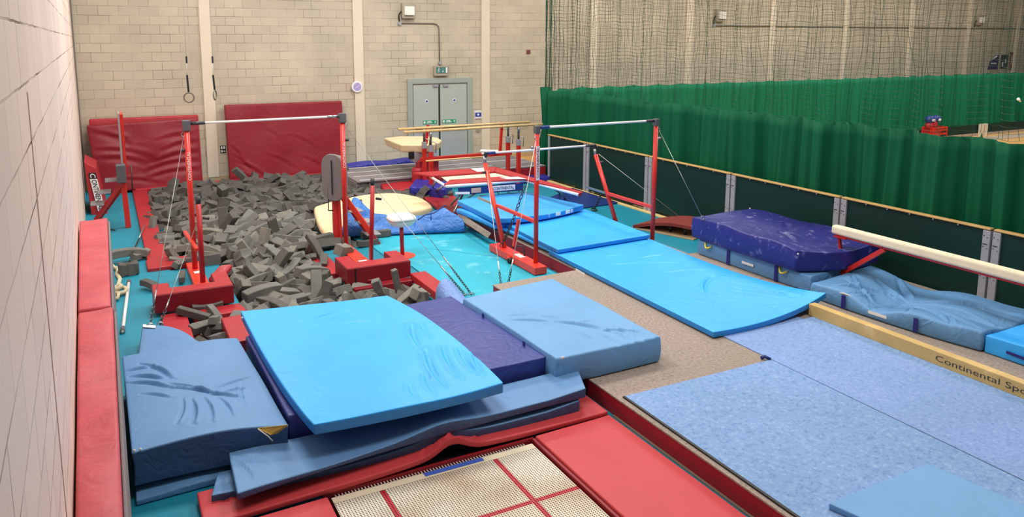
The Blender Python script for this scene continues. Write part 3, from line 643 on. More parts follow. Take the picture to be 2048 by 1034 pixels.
rod('floor_seam', [(4.9, 12.3, .02), (6.1, 10.9, .02)], .004, 'turquoise_floor', bpy.data.objects['landing_mat'])
# ================================================================== MATS, NEAR LEFT
def sm(t): return t*t*(3-2*t)
def strap(parent, x, y, z0, z1, m='navy_strap', w=.05, d=(0, -1)):  # webbing strap on a vertical side
    ax = (-d[1], d[0]); a = Vector((x+d[0]*.004, y+d[1]*.004, 0)); h = Vector((ax[0]*w/2, ax[1]*w/2, 0)); o = Vector((d[0]*.006, d[1]*.006, 0))
    b = [a-h, a+h, a+h+o, a-h+o]
    return MB().hexa([p+Vector((0, 0, z0)) for p in b], [p+Vector((0, 0, z1)) for p in b]).go('strap', m, parent)
# wall pads along the left wall
for (y0, y1, lb) in ((6.9, 10.45, 'red topped wall pad with grey side, farther one of the two along the left wall'), (1.2, 6.86, 'red topped wall pad with grey side, nearer one of the two along the left wall')):
    t = empty('wall_pad', (-.2, (y0+y1)/2, 0), lb, 'wall pad', 'padding along the left wall')
    xr = -.075 if y0 > 5 else -.06
    sag = (lambda u, v: .012*np.sin(v*23)*np.sin(u*3+v*7))
    slab('pad', [(lwx(y0)+.012, y0, 1.5), (xr, y0, 1.5), (xr, y1, 1.5), (lwx(y1)+.012, y1, 1.5)], 1.49, 'wall_pad_red', t, r=.02, res=.06, top=sag, cat=None, label=None, bottom=.01, nz=6)
    slab('facing', [(xr+.002, y0+.01, 1.46), (xr+.022, y0+.01, 1.46), (xr+.022, y1-.01, 1.46), (xr+.002, y1-.01, 1.46)], 1.44, 'grey_carpet', t, r=.008, res=.2, cat=None, bottom=.02, label='grey carpeted facing', nz=4)
# front left steel blue crash mat
cr = [(.12, .85, .32, .6, .018, .016), (.05, .72, .25, .62, .02, .014), (.02, .66, .3, .5, .018, .014), (.3, .5, .6, .36, .022, .014), (.25, .56, .55, .38, .014, .012), (.5, .38, .75, .3, .016, .014), (.55, .4, .95, .5, .01, .014), (.6, .36, .85, .38, .01, .012), (.42, .34, .4, .12, .016, .014), (.5, .34, .52, .1, .012, .012), (.36, .36, .3, .15, .012, .012), (.6, .32, .66, .12, .01, .012), (.1, .5, .28, .4, .012, .012), (0., .8, .2, .78, .015, .015), (.75, .2, .8, .45, .008, .012)]
cr = [(a, b, c, d, e*1.5, f*1.15) for a, b, c, d, e, f in cr]
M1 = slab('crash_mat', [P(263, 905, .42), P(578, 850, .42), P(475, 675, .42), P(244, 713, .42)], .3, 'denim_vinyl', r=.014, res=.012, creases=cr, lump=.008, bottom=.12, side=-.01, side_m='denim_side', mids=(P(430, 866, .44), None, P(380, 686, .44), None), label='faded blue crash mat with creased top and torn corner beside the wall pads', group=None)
q = quadplate('torn_corner', [P(516, 856, .425), P(576, 849, .43), P(574, 862, .34)+Vector((0, -.012, 0)), P(540, 868, .36)+Vector((0, -.012, 0))], 'tear_foam', M1, t=-.006, label='yellow foam showing through the tear')
rod('torn_edge', [P(516, 858, .42), P(536, 872, .385)+Vector((0, -.006, 0)), PY(556, 893, 6.42), PY(573, 904, 6.41)], .005, 'white_cord', M1)
for p in (P(268, 901, .43), P(281, 899, .43)): MB().ball(p, .012, 6).go('corner_tuft', 'white_cord', M1)
slab('thin_mat', [P(272, 1000, .06), P(432, 957, .06), (1.1, 6.9, .1), (.0, 6.9, .1)], .055, 'steel_vinyl_dull', r=.015, res=.05, lump=.006, bottom=.005, label='thin dull blue mat poking out from under the torn crash mat')
# indigo landing mat
M2 = slab('landing_mat', [(1.235, 6.38, .45), (3.92, 6.44, .45), (3.78, 8.62, .45), (1.205, 8.42, .45)], .44, 'indigo_vinyl', r=.015, res=.05, bottom=.008, creases=[(.9, .3, .93, .42, -.006, .01), (.8, .6, .84, .66, .008, .02)], lump=.004, label='thick indigo landing mat under the bright blue mat, beside the pit')
# bright blue mat on top of it
cr = [(.3, .85, .6, .88, .01, .02), (.35, .8, .62, .84, .008, .018), (.5, .78, .7, .72, .007, .018), (.74, .35, .84, .62, .016, .026), (.68, .08, .76, .38, .018, .026), (.8, .1, .86, .36, .016, .022), (.9, .1, .93, .3, .014, .02), (.93, .08, .99, .25, .012, .02), (.6, .05, .64, .2, .01, .02), (.5, .04, .52, .16, .008, .018), (.86, .45, .9, .6, .01, .02)]
slab('landing_mat', [P(628, 848, .56), P(1007, 766, .56), P(775, 591, .58), P(481, 622, .56)], .1, 'sky_vinyl', r=.014, res=.014, creases=[(a, b, c, d, e*1.5, f*1.1) for a, b, c, d, e, f in cr], mids=(P(838, 808, .55), P(884, 655, .58), P(640, 606, .58), P(548, 744, .56)), side_m='sky_vinyl_shaded', lump=.004, label='large bright sky blue mat lying askew on the indigo landing mat')
MB().ball(P(484, 636, .56), .014, 6).go('corner_tuft', 'white_cord', bpy.data.objects['landing_mat.002'])
# steel blue crash mat on the right
cr = [(.1, .55, .5, .42, .014, .018), (.5, .42, .78, .2, .022, .018), (.1, .62, .4, .55, .008, .015), (.4, .55, .6, .42, .01, .015), (.62, .35, .8, .32, .01, .012), (.7, .22, .95, .1, .016, .014), (.68, .2, .72, .02, .014, .014), (.78, .2, .83, .01, .016, .014), (.84, .18, .9, .01, .014, .012), (.9, .14, .97, .01, .012, .012), (.55, .26, .6, .1, .01, .014), (.6, .55, .75, .5, .006, .012), (.3, .9, .38, .85, .006, .012)]
M4 = slab('crash_mat', [P(1112, 716, .5), P(1322, 672, .5), P(1105, 556, .5), P(926, 596, .5)], .3, 'steel_vinyl', r=.022, res=.014, creases=[(a, b, c, d, e*1.5, f) for a, b, c, d, e, f in cr], bottom=.206, side=.012, mids=(P(1190, 702, .5), None, None, None), label='thick steel blue crash mat overhanging the corner of the brown carpet', lump=.004)
for (x, y) in ((969, 628), (1051, 684)):
    p = P(x, y, .49); strap(M4, p.x-.012, p.y, .24, .5, d=(-1, 0), w=.05)
for p in (P(1124, 716, .505), P(1126, 764, .23)): MB().ball(p, .016, 6).ball(p+Vector((.015, -.01, .004)), .012, 6).go('corner_tuft', 'white_cord', M4)
slab('small_mat', [(3.86, 8.66, .22), (4.12, 8.5, .16), (4.2, 9.35, .3), (3.82, 9.28, .3)], .16, 'periwinkle_vinyl', r=.05, res=.04, lump=.02, lscale=3, bottom=.01, mids=(None, None, (4.0, 9.34, .45), None), label='small crumpled periwinkle blue mat behind the indigo mat corner')
rod('rolled_mat', [(3.98, 6.32, .08), (4.22, 6.34, .1)], .085, 'denim_vinyl', label='dark blue rolled mat end under the steel blue crash mat', cat='mat')
# long narrow mats lying over the trampoline edge
hump = lambda u, v: .05*np.exp(-((u-.6)/.09)**2)*(1-v*.2)-.03*np.exp(-((u-.28)/.2)**2)+.03*np.clip((u-.9)/.1, 0, 1)
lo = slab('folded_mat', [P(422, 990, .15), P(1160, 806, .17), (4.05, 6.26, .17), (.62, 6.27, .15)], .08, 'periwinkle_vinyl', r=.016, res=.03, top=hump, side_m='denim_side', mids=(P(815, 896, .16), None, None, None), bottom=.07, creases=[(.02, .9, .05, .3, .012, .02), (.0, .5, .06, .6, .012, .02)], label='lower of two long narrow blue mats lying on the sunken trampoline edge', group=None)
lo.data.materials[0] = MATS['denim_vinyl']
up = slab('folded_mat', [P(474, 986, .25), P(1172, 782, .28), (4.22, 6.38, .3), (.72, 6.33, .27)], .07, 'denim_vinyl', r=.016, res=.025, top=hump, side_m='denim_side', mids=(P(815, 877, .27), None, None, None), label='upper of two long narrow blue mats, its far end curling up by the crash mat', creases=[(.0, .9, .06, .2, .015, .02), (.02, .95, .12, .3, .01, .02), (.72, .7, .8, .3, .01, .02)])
# small mat with label at the cable anchors
M7 = slab('small_mat', [(.12, 8.9, .22), (.82, 8.9, .26), P(392, 682, .24), P(284, 650, .24)], .14, 'denim_vinyl', r=.02, res=.04, lump=.008, bottom=.01, mids=(None, None, P(345, 654, .25), None), label='small blue mat with a white maker label below the left cables')
quadplate('maker_label', [P(286, 655, .247), P(311, 657, .247), P(311, 652, .25), P(286, 649.5, .25)], 'white_label', M7, t=.008)
# ================================================================== TRAMPOLINE IN THE FLOOR
T = empty('trampoline', (2.35, 4.3, 0), 'sunken trampoline with red pads, white webbing bed and red lines', 'trampoline')
slab('pad', [(1.38, 1.6, .055), (1.38, 5.66, .055), (.48, 5.62, .06), (.48, 1.6, .06)], .05, 'red_pad', T, r=.015, res=.08, lump=.003, cat=None)
slab('pad', [(3.35, 1.6, .055), (4.2, 1.6, .055), (4.2, 5.75, .06), (3.35, 5.73, .055)], .05, 'red_pad', T, r=.015, res=.08, lump=.003, cat=None)
hb = lambda u, v: (.1*np.exp(-((u-.56)/.045)**2)+.03*np.exp(-((u-.56)/.14)**2))*(1.1-v)
slab('end_pad', [(.44, 5.66, .085), (4.2, 5.76, .085), (4.2, 6.28, .09), (.44, 6.14, .09)], .045, 'red_pad', T, r=.015, res=.022, top=hb, bottom=lambda u, v: .035+hb(u, v)*.95, mids=((2.3, 5.745, .085), None, None, None), creases=[(.54, .0, .6, .5, .02, .02), (.56, .0, .5, .4, .02, .015), (.52, .02, .58, .3, .015, .012), (.48, .02, .5, .3, .012, .012), (.6, .02, .66, .4, .012, .012), (.03, .9, .08, .2, .01, .02), (.06, .9, .12, .3, .01, .02), (.1, .95, .17, .4, .008, .02), (.9, .8, .97, .4, .008, .02)], cat=None, label='creased end pad pushed up in the middle')
MB().box(1.42, 3.3, 1.6, 5.62, -.002, .002).go('bed', 'webbing_bed', T)
bpy.data.objects['bed'].data.transform(Matrix.Translation((0, 0, 0)))
MB().box(1.42, 3.3, 5.62, 5.7, -.002, .004).go('bed_border', 'cream_bed', T)
MB().box(2.22, 2.78, 5.64, 5.695, .004, .007).go('edge_tape', 'blue_tape', T)
for k in range(64):
    x = 1.46+.028*k
    MB().tube([(x, 5.69, .004), (x, 5.74, .0), (x+.002, 5.82, -.03)], .006, 5).go('spring', 'white_cord', T)
MB().box(1.36, 3.34, 5.735, 5.76, -.3, .03).box(3.32, 3.345, 1.5, 5.74, -.2, .03).box(1.355, 1.37, 1.5, 5.64, -.2, .05).go('frame', 'dark_red', T)
MB().box(.6, 4.15, 5.77, 6.1, .004, .03).go('gap_shade', 'black', T)  # black plate added so the gap under the raised end pad reads as shade
# ================================================================== LONG BRIGHT MATS ON THE SPRUNG FLOOR
liftR = lambda u, v: .0*u
cr = [(.25, .75, .75, .72, -.009, .016), (.5, .62, .9, .6, -.007, .014), (.45, .35, .75, .52, -.01, .02), (.75, .52, .98, .5, -.009, .018), (.72, .35, .9, .1, .016, .02), (.8, .4, .86, .12, .014, .018), (.66, .33, .78, .16, .01, .016), (.3, .85, .5, .86, -.006, .012), (.55, .8, .8, .82, .006, .014)]
curl = lambda u, v: .16*np.clip((u-.55)/.45, 0, 1)**2*np.clip(1-v/.5, 0, 1)**1.3
LM = slab('runway_mat', [P(1427, 664, .29), P(1653, 585, .42), P(1302, 478, .29), (6.3, 10.4, .29)], .075, 'sky_vinyl', r=.014, res=.018, creases=[(a, b, c, d, abs(e)*1.5, f) for a, b, c, d, e, f in cr], mids=(P(1558, 633, .3), P(1482, 547, .3), None, None), side_m='sky_vinyl_shaded', label='long bright blue mat whose near corner curls up onto the floor beam')
for (x, y) in ((1170, 545), ):
    quadplate('maker_label', [PX(1152, 541, 6.24), PX(1170, 551, 6.24), PX(1170, 547, 6.24), PX(1152, 537, 6.24)], 'white_label', LM, t=.006)
UL = slab('runway_mat', [P(1115, 506, .295), P(1296, 477, .295), (8.24, 12.6, .295), (6.3, 12.6, .295)], .05, 'sky_vinyl', r=.015, res=.08, label='hidden lower layer of the stacked bright mats, only its edge showing', lump=.0)
cr = [(.3, .85, .4, .55, .014, .016), (.38, .62, .44, .4, .012, .016), (.5, .55, .58, .25, .012, .015), (.34, .9, .3, .7, .012, .014), (.7, .8, .85, .55, .01, .014), (.2, .5, .5, .45, .005, .014)]
slab('runway_mat', [P(1116, 499, .37), P(1301, 469, .37), P(1172, 418, .37), P(985, 432, .37)], .07, 'sky_vinyl', r=.02, res=.03, creases=cr, mids=(None, None, None, P(1048, 466, .36)), side_m='sky_vinyl_shaded', label='bright blue mat with creased middle, stacked across the far end of the long mat')
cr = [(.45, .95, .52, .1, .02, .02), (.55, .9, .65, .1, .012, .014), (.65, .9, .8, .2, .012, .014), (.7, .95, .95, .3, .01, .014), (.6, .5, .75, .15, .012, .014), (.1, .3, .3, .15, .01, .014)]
FM = slab('folding_mat', [P(988, 436, .52), P(1168, 410, .5), P(1056, 384, .5), P(914, 401, .52)], .1, 'sky_vinyl_worn', r=.02, res=.03, creases=cr, lump=.006, mids=(P(1080, 430, .5), None, P(995, 388, .52), None), side_m='sky_vinyl_shaded', label='worn bright blue folding mat with frayed white edge, top of the far stack')
for (x0, x1, y) in ((1084, 1098, 428.5), (1111, 1120, 424), (1131, 1139, 420), (1142, 1147, 417)):
    a = P(x0, y, .5); b = P(x1, y-2.2, .5); a.z = b.z = .455; MB().bar(a+Vector((0, -.012, 0)), b+Vector((0, -.012, 0)), .014, .06).go('frayed_patch', 'white_label', FM)
a = P(1037, 434, .5); b = P(1058, 432, .5); a.z = b.z = .44; MB().bar(a+Vector((0, -.012, 0)), b+Vector((0, -.012, 0)), .014, .035).go('edge_tear', 'dark_grey', FM)
slab('folding_mat', [P(990, 450, .38), (8.2, 12.5, .36), (8.2, 13.9, .36), P(912, 418, .38)], .09, 'sky_vinyl_worn', r=.03, res=.06, lump=.006, label='bright blue mat under the frayed folding mat, its rolled edge drooping at the left', mids=(None, None, None, P(940, 428, .42)))
quadplate('carpet_flap', [P(917, 424, .33), P(982, 466, .3), P(975, 476, .2), P(915, 436, .24)], 'brown_carpet', t=.01, label='loose brown carpet flap hanging down beside the far stack of bright mats', cat='carpet')
# ================================================================== MATS BY THE BARRIER
R1 = slab('crash_mat', [P(1622, 552, .45), P(1741, 523, .45), (10.15, 9.38, .45), P(1397, 479, .45)], .25, 'steel_vinyl_dull', r=.02, res=.04, lump=.005, bottom=.205, side=.01, creases=[(.6, .1, .9, .05, .01, .02), (.3, .04, .5, .1, .01, .02)], label='steel blue crash mat with yellow handles under the big navy mat')
def sidept(u, z): a = P(1397, 479, .45); b = P(1622, 552, .45); p = a.lerp(b, u); return Vector((p.x-.018, p.y, z))
for u in (.31, .735):
    p = sidept(u, 0); strap(R1, p.x, p.y, .21, .45, d=(-1, -.05), w=.055)
for u in (.08, .76):
    a = sidept(u, .44); b = sidept(u+.065, .41); mdd = (a+b)/2+Vector((-.05, 0, -.05))
    rod('handle', [a, a.lerp(mdd, .6)+Vector((-.01, 0, -.01)), mdd, b.lerp(mdd, .6)+Vector((-.01, 0, -.01)), b], .013, 'yellow_strap', R1)
p0 = sidept(.44, .31); p1 = sidept(.545, .31)
lb = quadplate('maker_label', [p0+Vector((-.01, 0, 0)), p1+Vector((-.01, 0, 0)), p1+Vector((-.01, 0, .04)), p0+Vector((-.01, 0, .04))], 'white_label', R1, t=-.003)
cr = [(.45, .98, .52, .6, .035, .03), (.5, .7, .55, .45, .03, .03), (.35, .8, .48, .62, .02, .03), (.55, .45, .75, .3, .015, .03), (.8, .1, .95, .2, .02, .03), (.86, .2, .99, .35, .018, .02), (.84, .3, .99, .5, .018, .02), (.8, .4, .97, .62, .015, .02), (.05, .1, .2, .04, .01, .02)]
# u runs along the barrier towards the camera, v towards the barrier
R2 = slab('landing_mat', [P(1385, 432, .82), P(1592, 500, .78), P(1758, 482, .8), P(1502, 418, .82)], .34, 'navy_vinyl', r=.02, res=.02, creases=cr, lump=.015, side=.012, bottom=lambda u, v: .47+.0*u, mids=(P(1480, 462, .82), P(1690, 503, .74), P(1640, 448, .8), None), label='big navy crash mat dusted with chalk, top of the pile by the barrier')
for p in (P(1596, 508, .76), P(1500, 417, .83), P(1590, 534, .5)): MB().ball(p, .014, 6).go('corner_tuft', 'white_cord', R2)
cr = [(.1, .15, .35, .55, .04, .03), (.35, .55, .5, .45, .05, .035), (.5, .45, .95, .35, .045, .03), (.3, .95, .5, .5, .04, .04), (.2, .75, .45, .5, .03, .03), (.5, .5, .95, .8, .035, .035), (.5, .4, .8, .1, .03, .025), (.6, .35, .95, .1, .025, .02), (.45, .4, .4, .05, .03, .02), (.55, .3, .6, .03, .03, .02), (.1, .4, .35, .2, .03, .02), (.05, .6, .2, .3, .02, .02), (.75, .25, .85, .02, .025, .02), (.3, .35, .25, .05, .03, .02), (.7, .7, .98, .65, .025, .025)]
sagm = lambda u, v: -.1*np.exp(-((u-.42)/.16)**2)-.03*np.exp(-((v-.5)/.3)**2)
R3 = slab('crash_mat', [P(1623, 562, .43), P(1966, 664, .44), P(2090, 622, .44), P(1737, 531, .44)], .24, 'steel_vinyl_dull', r=.03, res=.018, creases=[(a, b, c, d, e*1.15, f) for a, b, c, d, e, f in cr], lump=.018, lscale=2.2, side=.015, bottom=.205, top=sagm, mids=(P(1780, 614, .43), None, P(1868, 568, .44), None), label='sagging heavily wrinkled steel blue crash mat under the high beam')
def s3(u, z): a = P(1623, 562, .43); b = P(1966, 664, .44); m = P(1780, 614, .43); p = a*(2*u-1)*(u-1)+m*4*u*(1-u)+b*u*(2*u-1); return Vector((p.x-.03, p.y, z))
for u in (.23, .66): p = s3(u, 0); strap(R3, p.x, p.y, .23, .4, d=(-1, -.1), w=.055)
p0 = s3(.38, .27)+Vector((.012, 0, 0)); p1 = s3(.49, .27)+Vector((.012, 0, 0)); quadplate('maker_label', [p0, p1, p1+Vector((.0, 0, .035)), p0+Vector((.0, 0, .035))], 'white_label', R3, t=-.004)
q = s3(.22, .4); MB().tube([q+Vector((.0, .05, .012)), q+Vector((.02, .0, .016)), q+Vector((.035, -.05, .01)), q+Vector((.05, -.1, .0))], [.003, .012, .01, .003], 8).go('tear', 'white_cord', R3, label='white foam showing through a tear')
R4 = slab('crash_mat', [P(1971, 668, .42), P(2200, 742, .42), (10.1, 3.9, .42), P(2070, 642, .42)], .22, 'sky_vinyl', r=.02, res=.05, lump=.01, bottom=.205, label='bright blue crash mat cut by the right edge, beside the wrinkled one')
p0 = P(2016, 703, .3); MB().bar(p0+Vector((-.03, 0, 0)), PX(2050, 716, p0.x)+Vector((-.03, -.05, 0)), .01, .03).go('strap', 'navy_strap', R4)
slab('thin_mat', [P(1657, 1006, .265), P(2070, 1190, .265), P(2240, 1090, .265), P(1856, 926, .265)], .05, 'steel_vinyl', r=.01, res=.03, creases=[(.1, .75, .3, .55, .006, .014), (.06, .6, .28, .45, .006, .014), (.03, .85, .15, .7, .005, .012)], label='light blue mat corner on the speckled carpet at the bottom right')
slab('thin_mat', [(9.2, 13.79, .03), (10.25, 13.85, .03), (10.25, 15.8, .03), (8.9, 14.9, .03)], .022, 'navy_flat', r=.005, res=.3, label='flat navy blue floor mat under the trampoline end by the barrier')
# ================================================================== BEAMS
B = empty('floor_beam', (7.9, 4, .2), 'long low wooden floor beam lettered along its side, on the blue carpet', 'beam')
MB().box(7.84, 7.95, .8, 6.52, .205, .36).go('beam_body', 'beam_varnish', B, bevel=.008)
text('lettering', 'Continental Sports', 'dark_steel', (7.838, 4.83, .235), (0, -1, 0), (0, 0, 1), .085, B, width=1.09, thick=-.006)
H = empty('balance_beam', (9.25, 5.5, .2), 'high suede covered balance beam on red legs in front of the barrier', 'balance beam')
MB().box(9.19, 9.31, 2.3, 7.35, .93, 1.06).go('beam_body', 'beam_suede', H, bevel=.035, seg=4)
MB().box(9.22, 9.28, 2.4, 7.3, .905, .93).go('underside_rail', 'dark_red_paint', H)
for y, s in ((7.2, 1), (3.0, -1)):
    f = (9.25, y-.02*s, .36)
    MB().bar((9.25, y+.05*s, .91), (9.25, y-.05*s, .43), .035, .035).go('leg', 'dark_red_paint', H)
    MB().bar((9.25, y-.68*s, .9), (9.25, y+.02*s, .33), .06, .06).go('strut', 'red_paint', H)
    MB().box(9.19, 9.31, y-.1, y+.1, .895, .91).go('bracket', 'dark_red_paint', H)
# springboard
t = empty('springboard', (9.7, 11.3, 0), 'curved maroon carpeted springboard on the turquoise floor', 'springboard')
def sbz(u): return .05+.19*math.sin(min(1, u*1.15)*math.pi*.55)
def sbp(u, v, z): a = Vector((9.12, 11.85, 0)).lerp(Vector((9.55, 10.62, 0)), u); b = Vector((9.95, 12.1, 0)).lerp(Vector((10.25, 10.9, 0)), u); p = a.lerp(b, v); p.z = z; return p
for nm, m, z0, z1 in (('top_board', 'maroon_carpet', .0, .0), ):
    V = []; F = []; n = 16
    for i in range(n+1):
        u = i/n
        for v in (0, 1):
            for dzz in (0, -.06): V.append(sbp(u, v, sbz(u)+dzz+.02))
    for i in range(n):
        a = i*4; b = a+4
        F += [[a, b, b+2, a+2], [a+1, a+3, b+3, b+1], [a, a+1, b+1, b], [a+2, b+2, b+3, a+3]]
    F += [[0, 2, 3, 1], [4*n, 4*n+1, 4*n+3, 4*n+2]]
    link(nm, V, F, m, t)
V = MB(); V.hexa([sbp(-.02, 0, .005), sbp(1.02, 0, .005), sbp(1.02, 1, .005), sbp(-.02, 1, .005)], [sbp(-.02, 0, .03), sbp(1.02, 0, .03), sbp(1.02, 1, .03), sbp(-.02, 1, .03)])
V.go('base_board', 'ply_edge', t)
for u in (.55, .8):
    for v in (.25, .75): p = sbp(u, v, .03); rod('coil', [p, p+Vector((0, 0, sbz(u)-.07))], .03, 'dark_steel', t)
# ================================================================== FOAM PIT
def pad(name_label, x0, x1, y0, y1, z0, z1, m='red_vinyl', **kw):
    return slab('pit_pad', [(x0, y0, z1), (x1, y0, z1), (x1, y1, z1), (x0, y1, z1)], z1-z0, m, r=.015, res=.07, lump=.004, label=name_label, cat='pit pad', **kw)
pad('long red pad along the left rim of the foam pit, ending at the back', .44, .76, 13.62, 20.35, -.02, .06)
pad('short red pad across the left end of the pit rim, behind the turquoise gap', .42, 1.4, 13.06, 13.6, -.02, .06)
pad('red pad strip along the back rim of the pit under the wall mats', .5, 5.55, 20.1, 20.45, -.02, .1)
pad('narrow red pad at the near left rim of the pit, beside the left cables', .46, .78, 8.95, 10.72, -.3, .05)
pad('red pad dividing off the small foam corner beside the bright blue mat', 1.14, 1.42, 9.1, 10.0, -.3, .14)
pad('red pad jutting from under the left padded bar base', .86, 1.52, 10.42, 10.76, -.35, .045)
pad('red pad on the pit rim left of the right bar base, under a foam block', 2.88, 3.2, 11.5, 12.75, -.4, .05)
pad('dark red rim pad under the right padded bar base, facing the foam', 3.1, 4.02, 10.6, 10.79, -.4, .05, 'wine_vinyl')
pad('long red rim pad running from the right bar base towards the near mats', 4.02, 4.28, 8.9, 10.75, -.3, .12)
def upad(x0, x1, y0, yl, yr, wl, wf, label):
    t = empty('base_padding', ((x0+x1)/2, y0, .05), label, 'pad', 'U shaped base paddings')
    o = MB().prism([(x0, y0), (x1, y0), (x1, yr), (x1-wl, yr), (x1-wl, y0+wf), (x0+wl, y0+wf), (x0+wl, yl), (x0, yl)], .052, .31).go('cover', 'wine_vinyl', t, bevel=.014, seg=3)
    MB().prism([(x0+.01, y0+.01), (x1-.01, y0+.01), (x1-.01, yr-.01), (x1-wl+.01, yr-.01), (x1-wl+.01, y0+wf-.01), (x0+wl-.01, y0+wf-.01), (x0+wl-.01, yl-.01), (x0+.01, yl-.01)], .309, .314).go('top_panel', 'red_vinyl', t, label='lighter red top')
    return t
upad(.4, 1.42, 10.78, 11.3, 11.48, .22, .27, 'U shaped red pad around the left bar base, at the near left pit corner')
t = upad(3.04, 4.05, 10.78, 11.47, 11.43, .22, .3, 'U shaped red pad around the right bar base, open seam at its front corner')
MB().bar((3.17, 10.772, .07), (3.165, 10.772, .3), .02, .006, up=(0, 1, 0)).go('open_seam', 'black', t)
MB().bar((3.36, 10.772, .1), (3.5, 10.772, .075), .006, .008).go('frayed_edge', 'ply_edge', t)
slab('small_mat', [P(414, 556, .16), P(446, 549, .2), P(466, 526, .3), P(440, 528, .3)], .1, 'red_vinyl', r=.045, res=.04, label='red cushion propped up behind the left padded bar base', cat='cushion')
# foam
def surf(x, y):
    z = .0
    if y < 10.8: z = -.16+.03*math.sin(x*3)
    elif y < 13: z = -.1+.05*(y-10.8)
    elif y < 16: z = -.02+.03*math.sin(x*2.1+y)
    else: z = -.04+.03*math.sin(x*1.7+y*1.3)
    if x < 1.1: z -= .04
    return z
def inpit(x, y):
    for a, b, c, d in pit:
        if a+.05 < x < b-.05 and c+.04 < y < d: return True
    if 5.45 <= x < 6.9 and 16.1 < y < 17.2 and x-5.4 < (17.6-y)*2: return True
    if 3.95 <= x < 5.1 and 15.9 < y < 17: return True
    if .55 < x < .8 and 13.8 < y < 20: return rnd.random() < .12
    return False
def foamshape(L, w, h, seed, bend=0., chop=False, rough=0.):
    r = random.Random(seed); n = 6; V = []; F = []; prof = []
    ch = .12
    for cxx, cyy in ((-1, -1), (1, -1), (1, 1), (-1, 1)): prof.append((cxx*w/2, cyy*h/2))
    for i in range(n+1):
        s = i/n-.5; zz = bend*(1-4*s*s)*L*.2
        for k, (a, b) in enumerate(prof):
            j = rough*(.5 if i in (0, n) else 1)
            sh = (a*.6 if (chop and i == n) else 0)
            V.append((s*L+sh+r.uniform(-j, j), a+r.uniform(-j, j), b+zz+r.uniform(-j, j)))
    for i in range(n):
        for k in range(4): k2 = (k+1) % 4; F.append([i*4+k, i*4+k2, i*4+4+k2, i*4+4+k])
    F.append([3, 2, 1, 0]); F.append([n*4+k for k in range(4)])
    return V, F
SH = [(.62, .135, .135, 0, False, .002), (.5, .15, .13, .25, False, .003), (.72, .12, .12, .35, True, .003), (.42, .17, .15, 0, True, .006), (.3, .2, .19, 0, False, .02), (.56, .15, .15, -.3, False, .003), (.36, .15, .15, .1, True, .012), (.8, .13, .12, .5, False, .004)]
FM_ = ['foam_grey', 'foam_grey_warm', 'foam_grey_dark', 'foam_grey']
protos = []
def foamobj(i, mi):
    L, w, h, b, c, r = SH[i]; V, F = foamshape(L, w, h, i*7+mi, b, c, r)
    me = bpy.data.meshes.new('foam_block'); me.from_pydata(V, [], F); me.update(); me.materials.append(MATS[FM_[mi]])
    o = bpy.data.objects.new('foam_block', me); bv = o.modifiers.new('bevel', 'BEVEL'); bv.width = .008; bv.segments = 1; bv.limit_method = 'ANGLE'; bv.angle_limit = .6
    return o
protos = [[foamobj(i, mi) for mi in range(4)] for i in range(len(SH))]
cells = []
r2 = random.Random(21)
def visible_gap(x, y):   # nothing under apparatus bases or mats
    if 3.3 < x < 5.9 and 13.4 < y < 15.7: return False
    if y < 9.25 and 1.2 < x < 3.9: return False
    return True
step = .235
y = 9.05
while y < 20.2:
    x = .5
    while x < 7.0:
        xx = x+r2.uniform(-.1, .1); yy = y+r2.uniform(-.1, .1)
        if inpit(xx, yy) and visible_gap(xx, yy): cells.append((xx, yy))
        x += step
    y += step
blocks = []
for (x, y) in cells:
    for layer in range(2 if y < 15 else 1):
        i = r2.choices(range(8), weights=[5, 4, 4, 3, 2, 4, 3, 2])[0]
        pitch = r2.uniform(-.3, .3) if r2.random() < (.88 if y < 14 else .96) else r2.uniform(.7, 1.2)*r2.choice((-1, 1))
        z = surf(x, y)+(.05+r2.uniform(-.03, .09) if layer == 0 else -.1)+(.06 if abs(pitch) > .7 else 0)
        near = x < 1.15 or (x > 3.7 and y < 11) or (2.75 < x < 3.15 and 10.8 < y < 12.9) or x < 1.8 and 10.8 < y < 13 or y < 9.5
        sc = r2.uniform(.9, 1.22)*(.75 if near else 1)
        yaw = r2.uniform(0, math.pi)
        if near and y < 13 and abs(math.cos(yaw)) > .6: yaw = math.pi/2+r2.uniform(-.5, .5)
        blocks.append((x+(.1 if layer else 0), y+(.1 if layer else 0), z, i, r2.randrange(4), yaw, pitch, r2.uniform(-.5, .5) if r2.random() < .5 else r2.uniform(0, 3), sc, layer))
tops = sorted([b for b in blocks if b[9] == 0], key=lambda b: b[0]**2+b[1]**2)
ind = tops[:288]; rest = tops[288:]+[b for b in blocks if b[9] == 1]
FL = 'grey foam block lying loose among the others in the foam pit'
def placefoam(o, x, y, z, yaw, pitch, roll, sc): o.location = (x, y, z); o.rotation_euler = (roll, pitch, yaw); o.scale = (sc, sc, sc)
for b in ind:
    o = protos[b[3]][b[4]].copy(); COL.objects.link(o); o.name = 'foam_block'; placefoam(o, b[0], b[1], b[2], b[5], b[6], b[7], b[8])
    tag(o, FL, 'foam block', 'loose foam blocks in the pit')
V = []; F = []; n0 = 0
from mathutils import Euler
for b in rest:
    me = protos[b[3]][b[4]].data; mt = Matrix.LocRotScale(Vector(b[:3]), Euler((b[7], b[6], b[5])), Vector((b[8],)*3))
    n0 = len(V); V += [mt @ v.co for v in me.vertices]; F += [[q+n0 for q in p.vertices] for p in me.polygons]
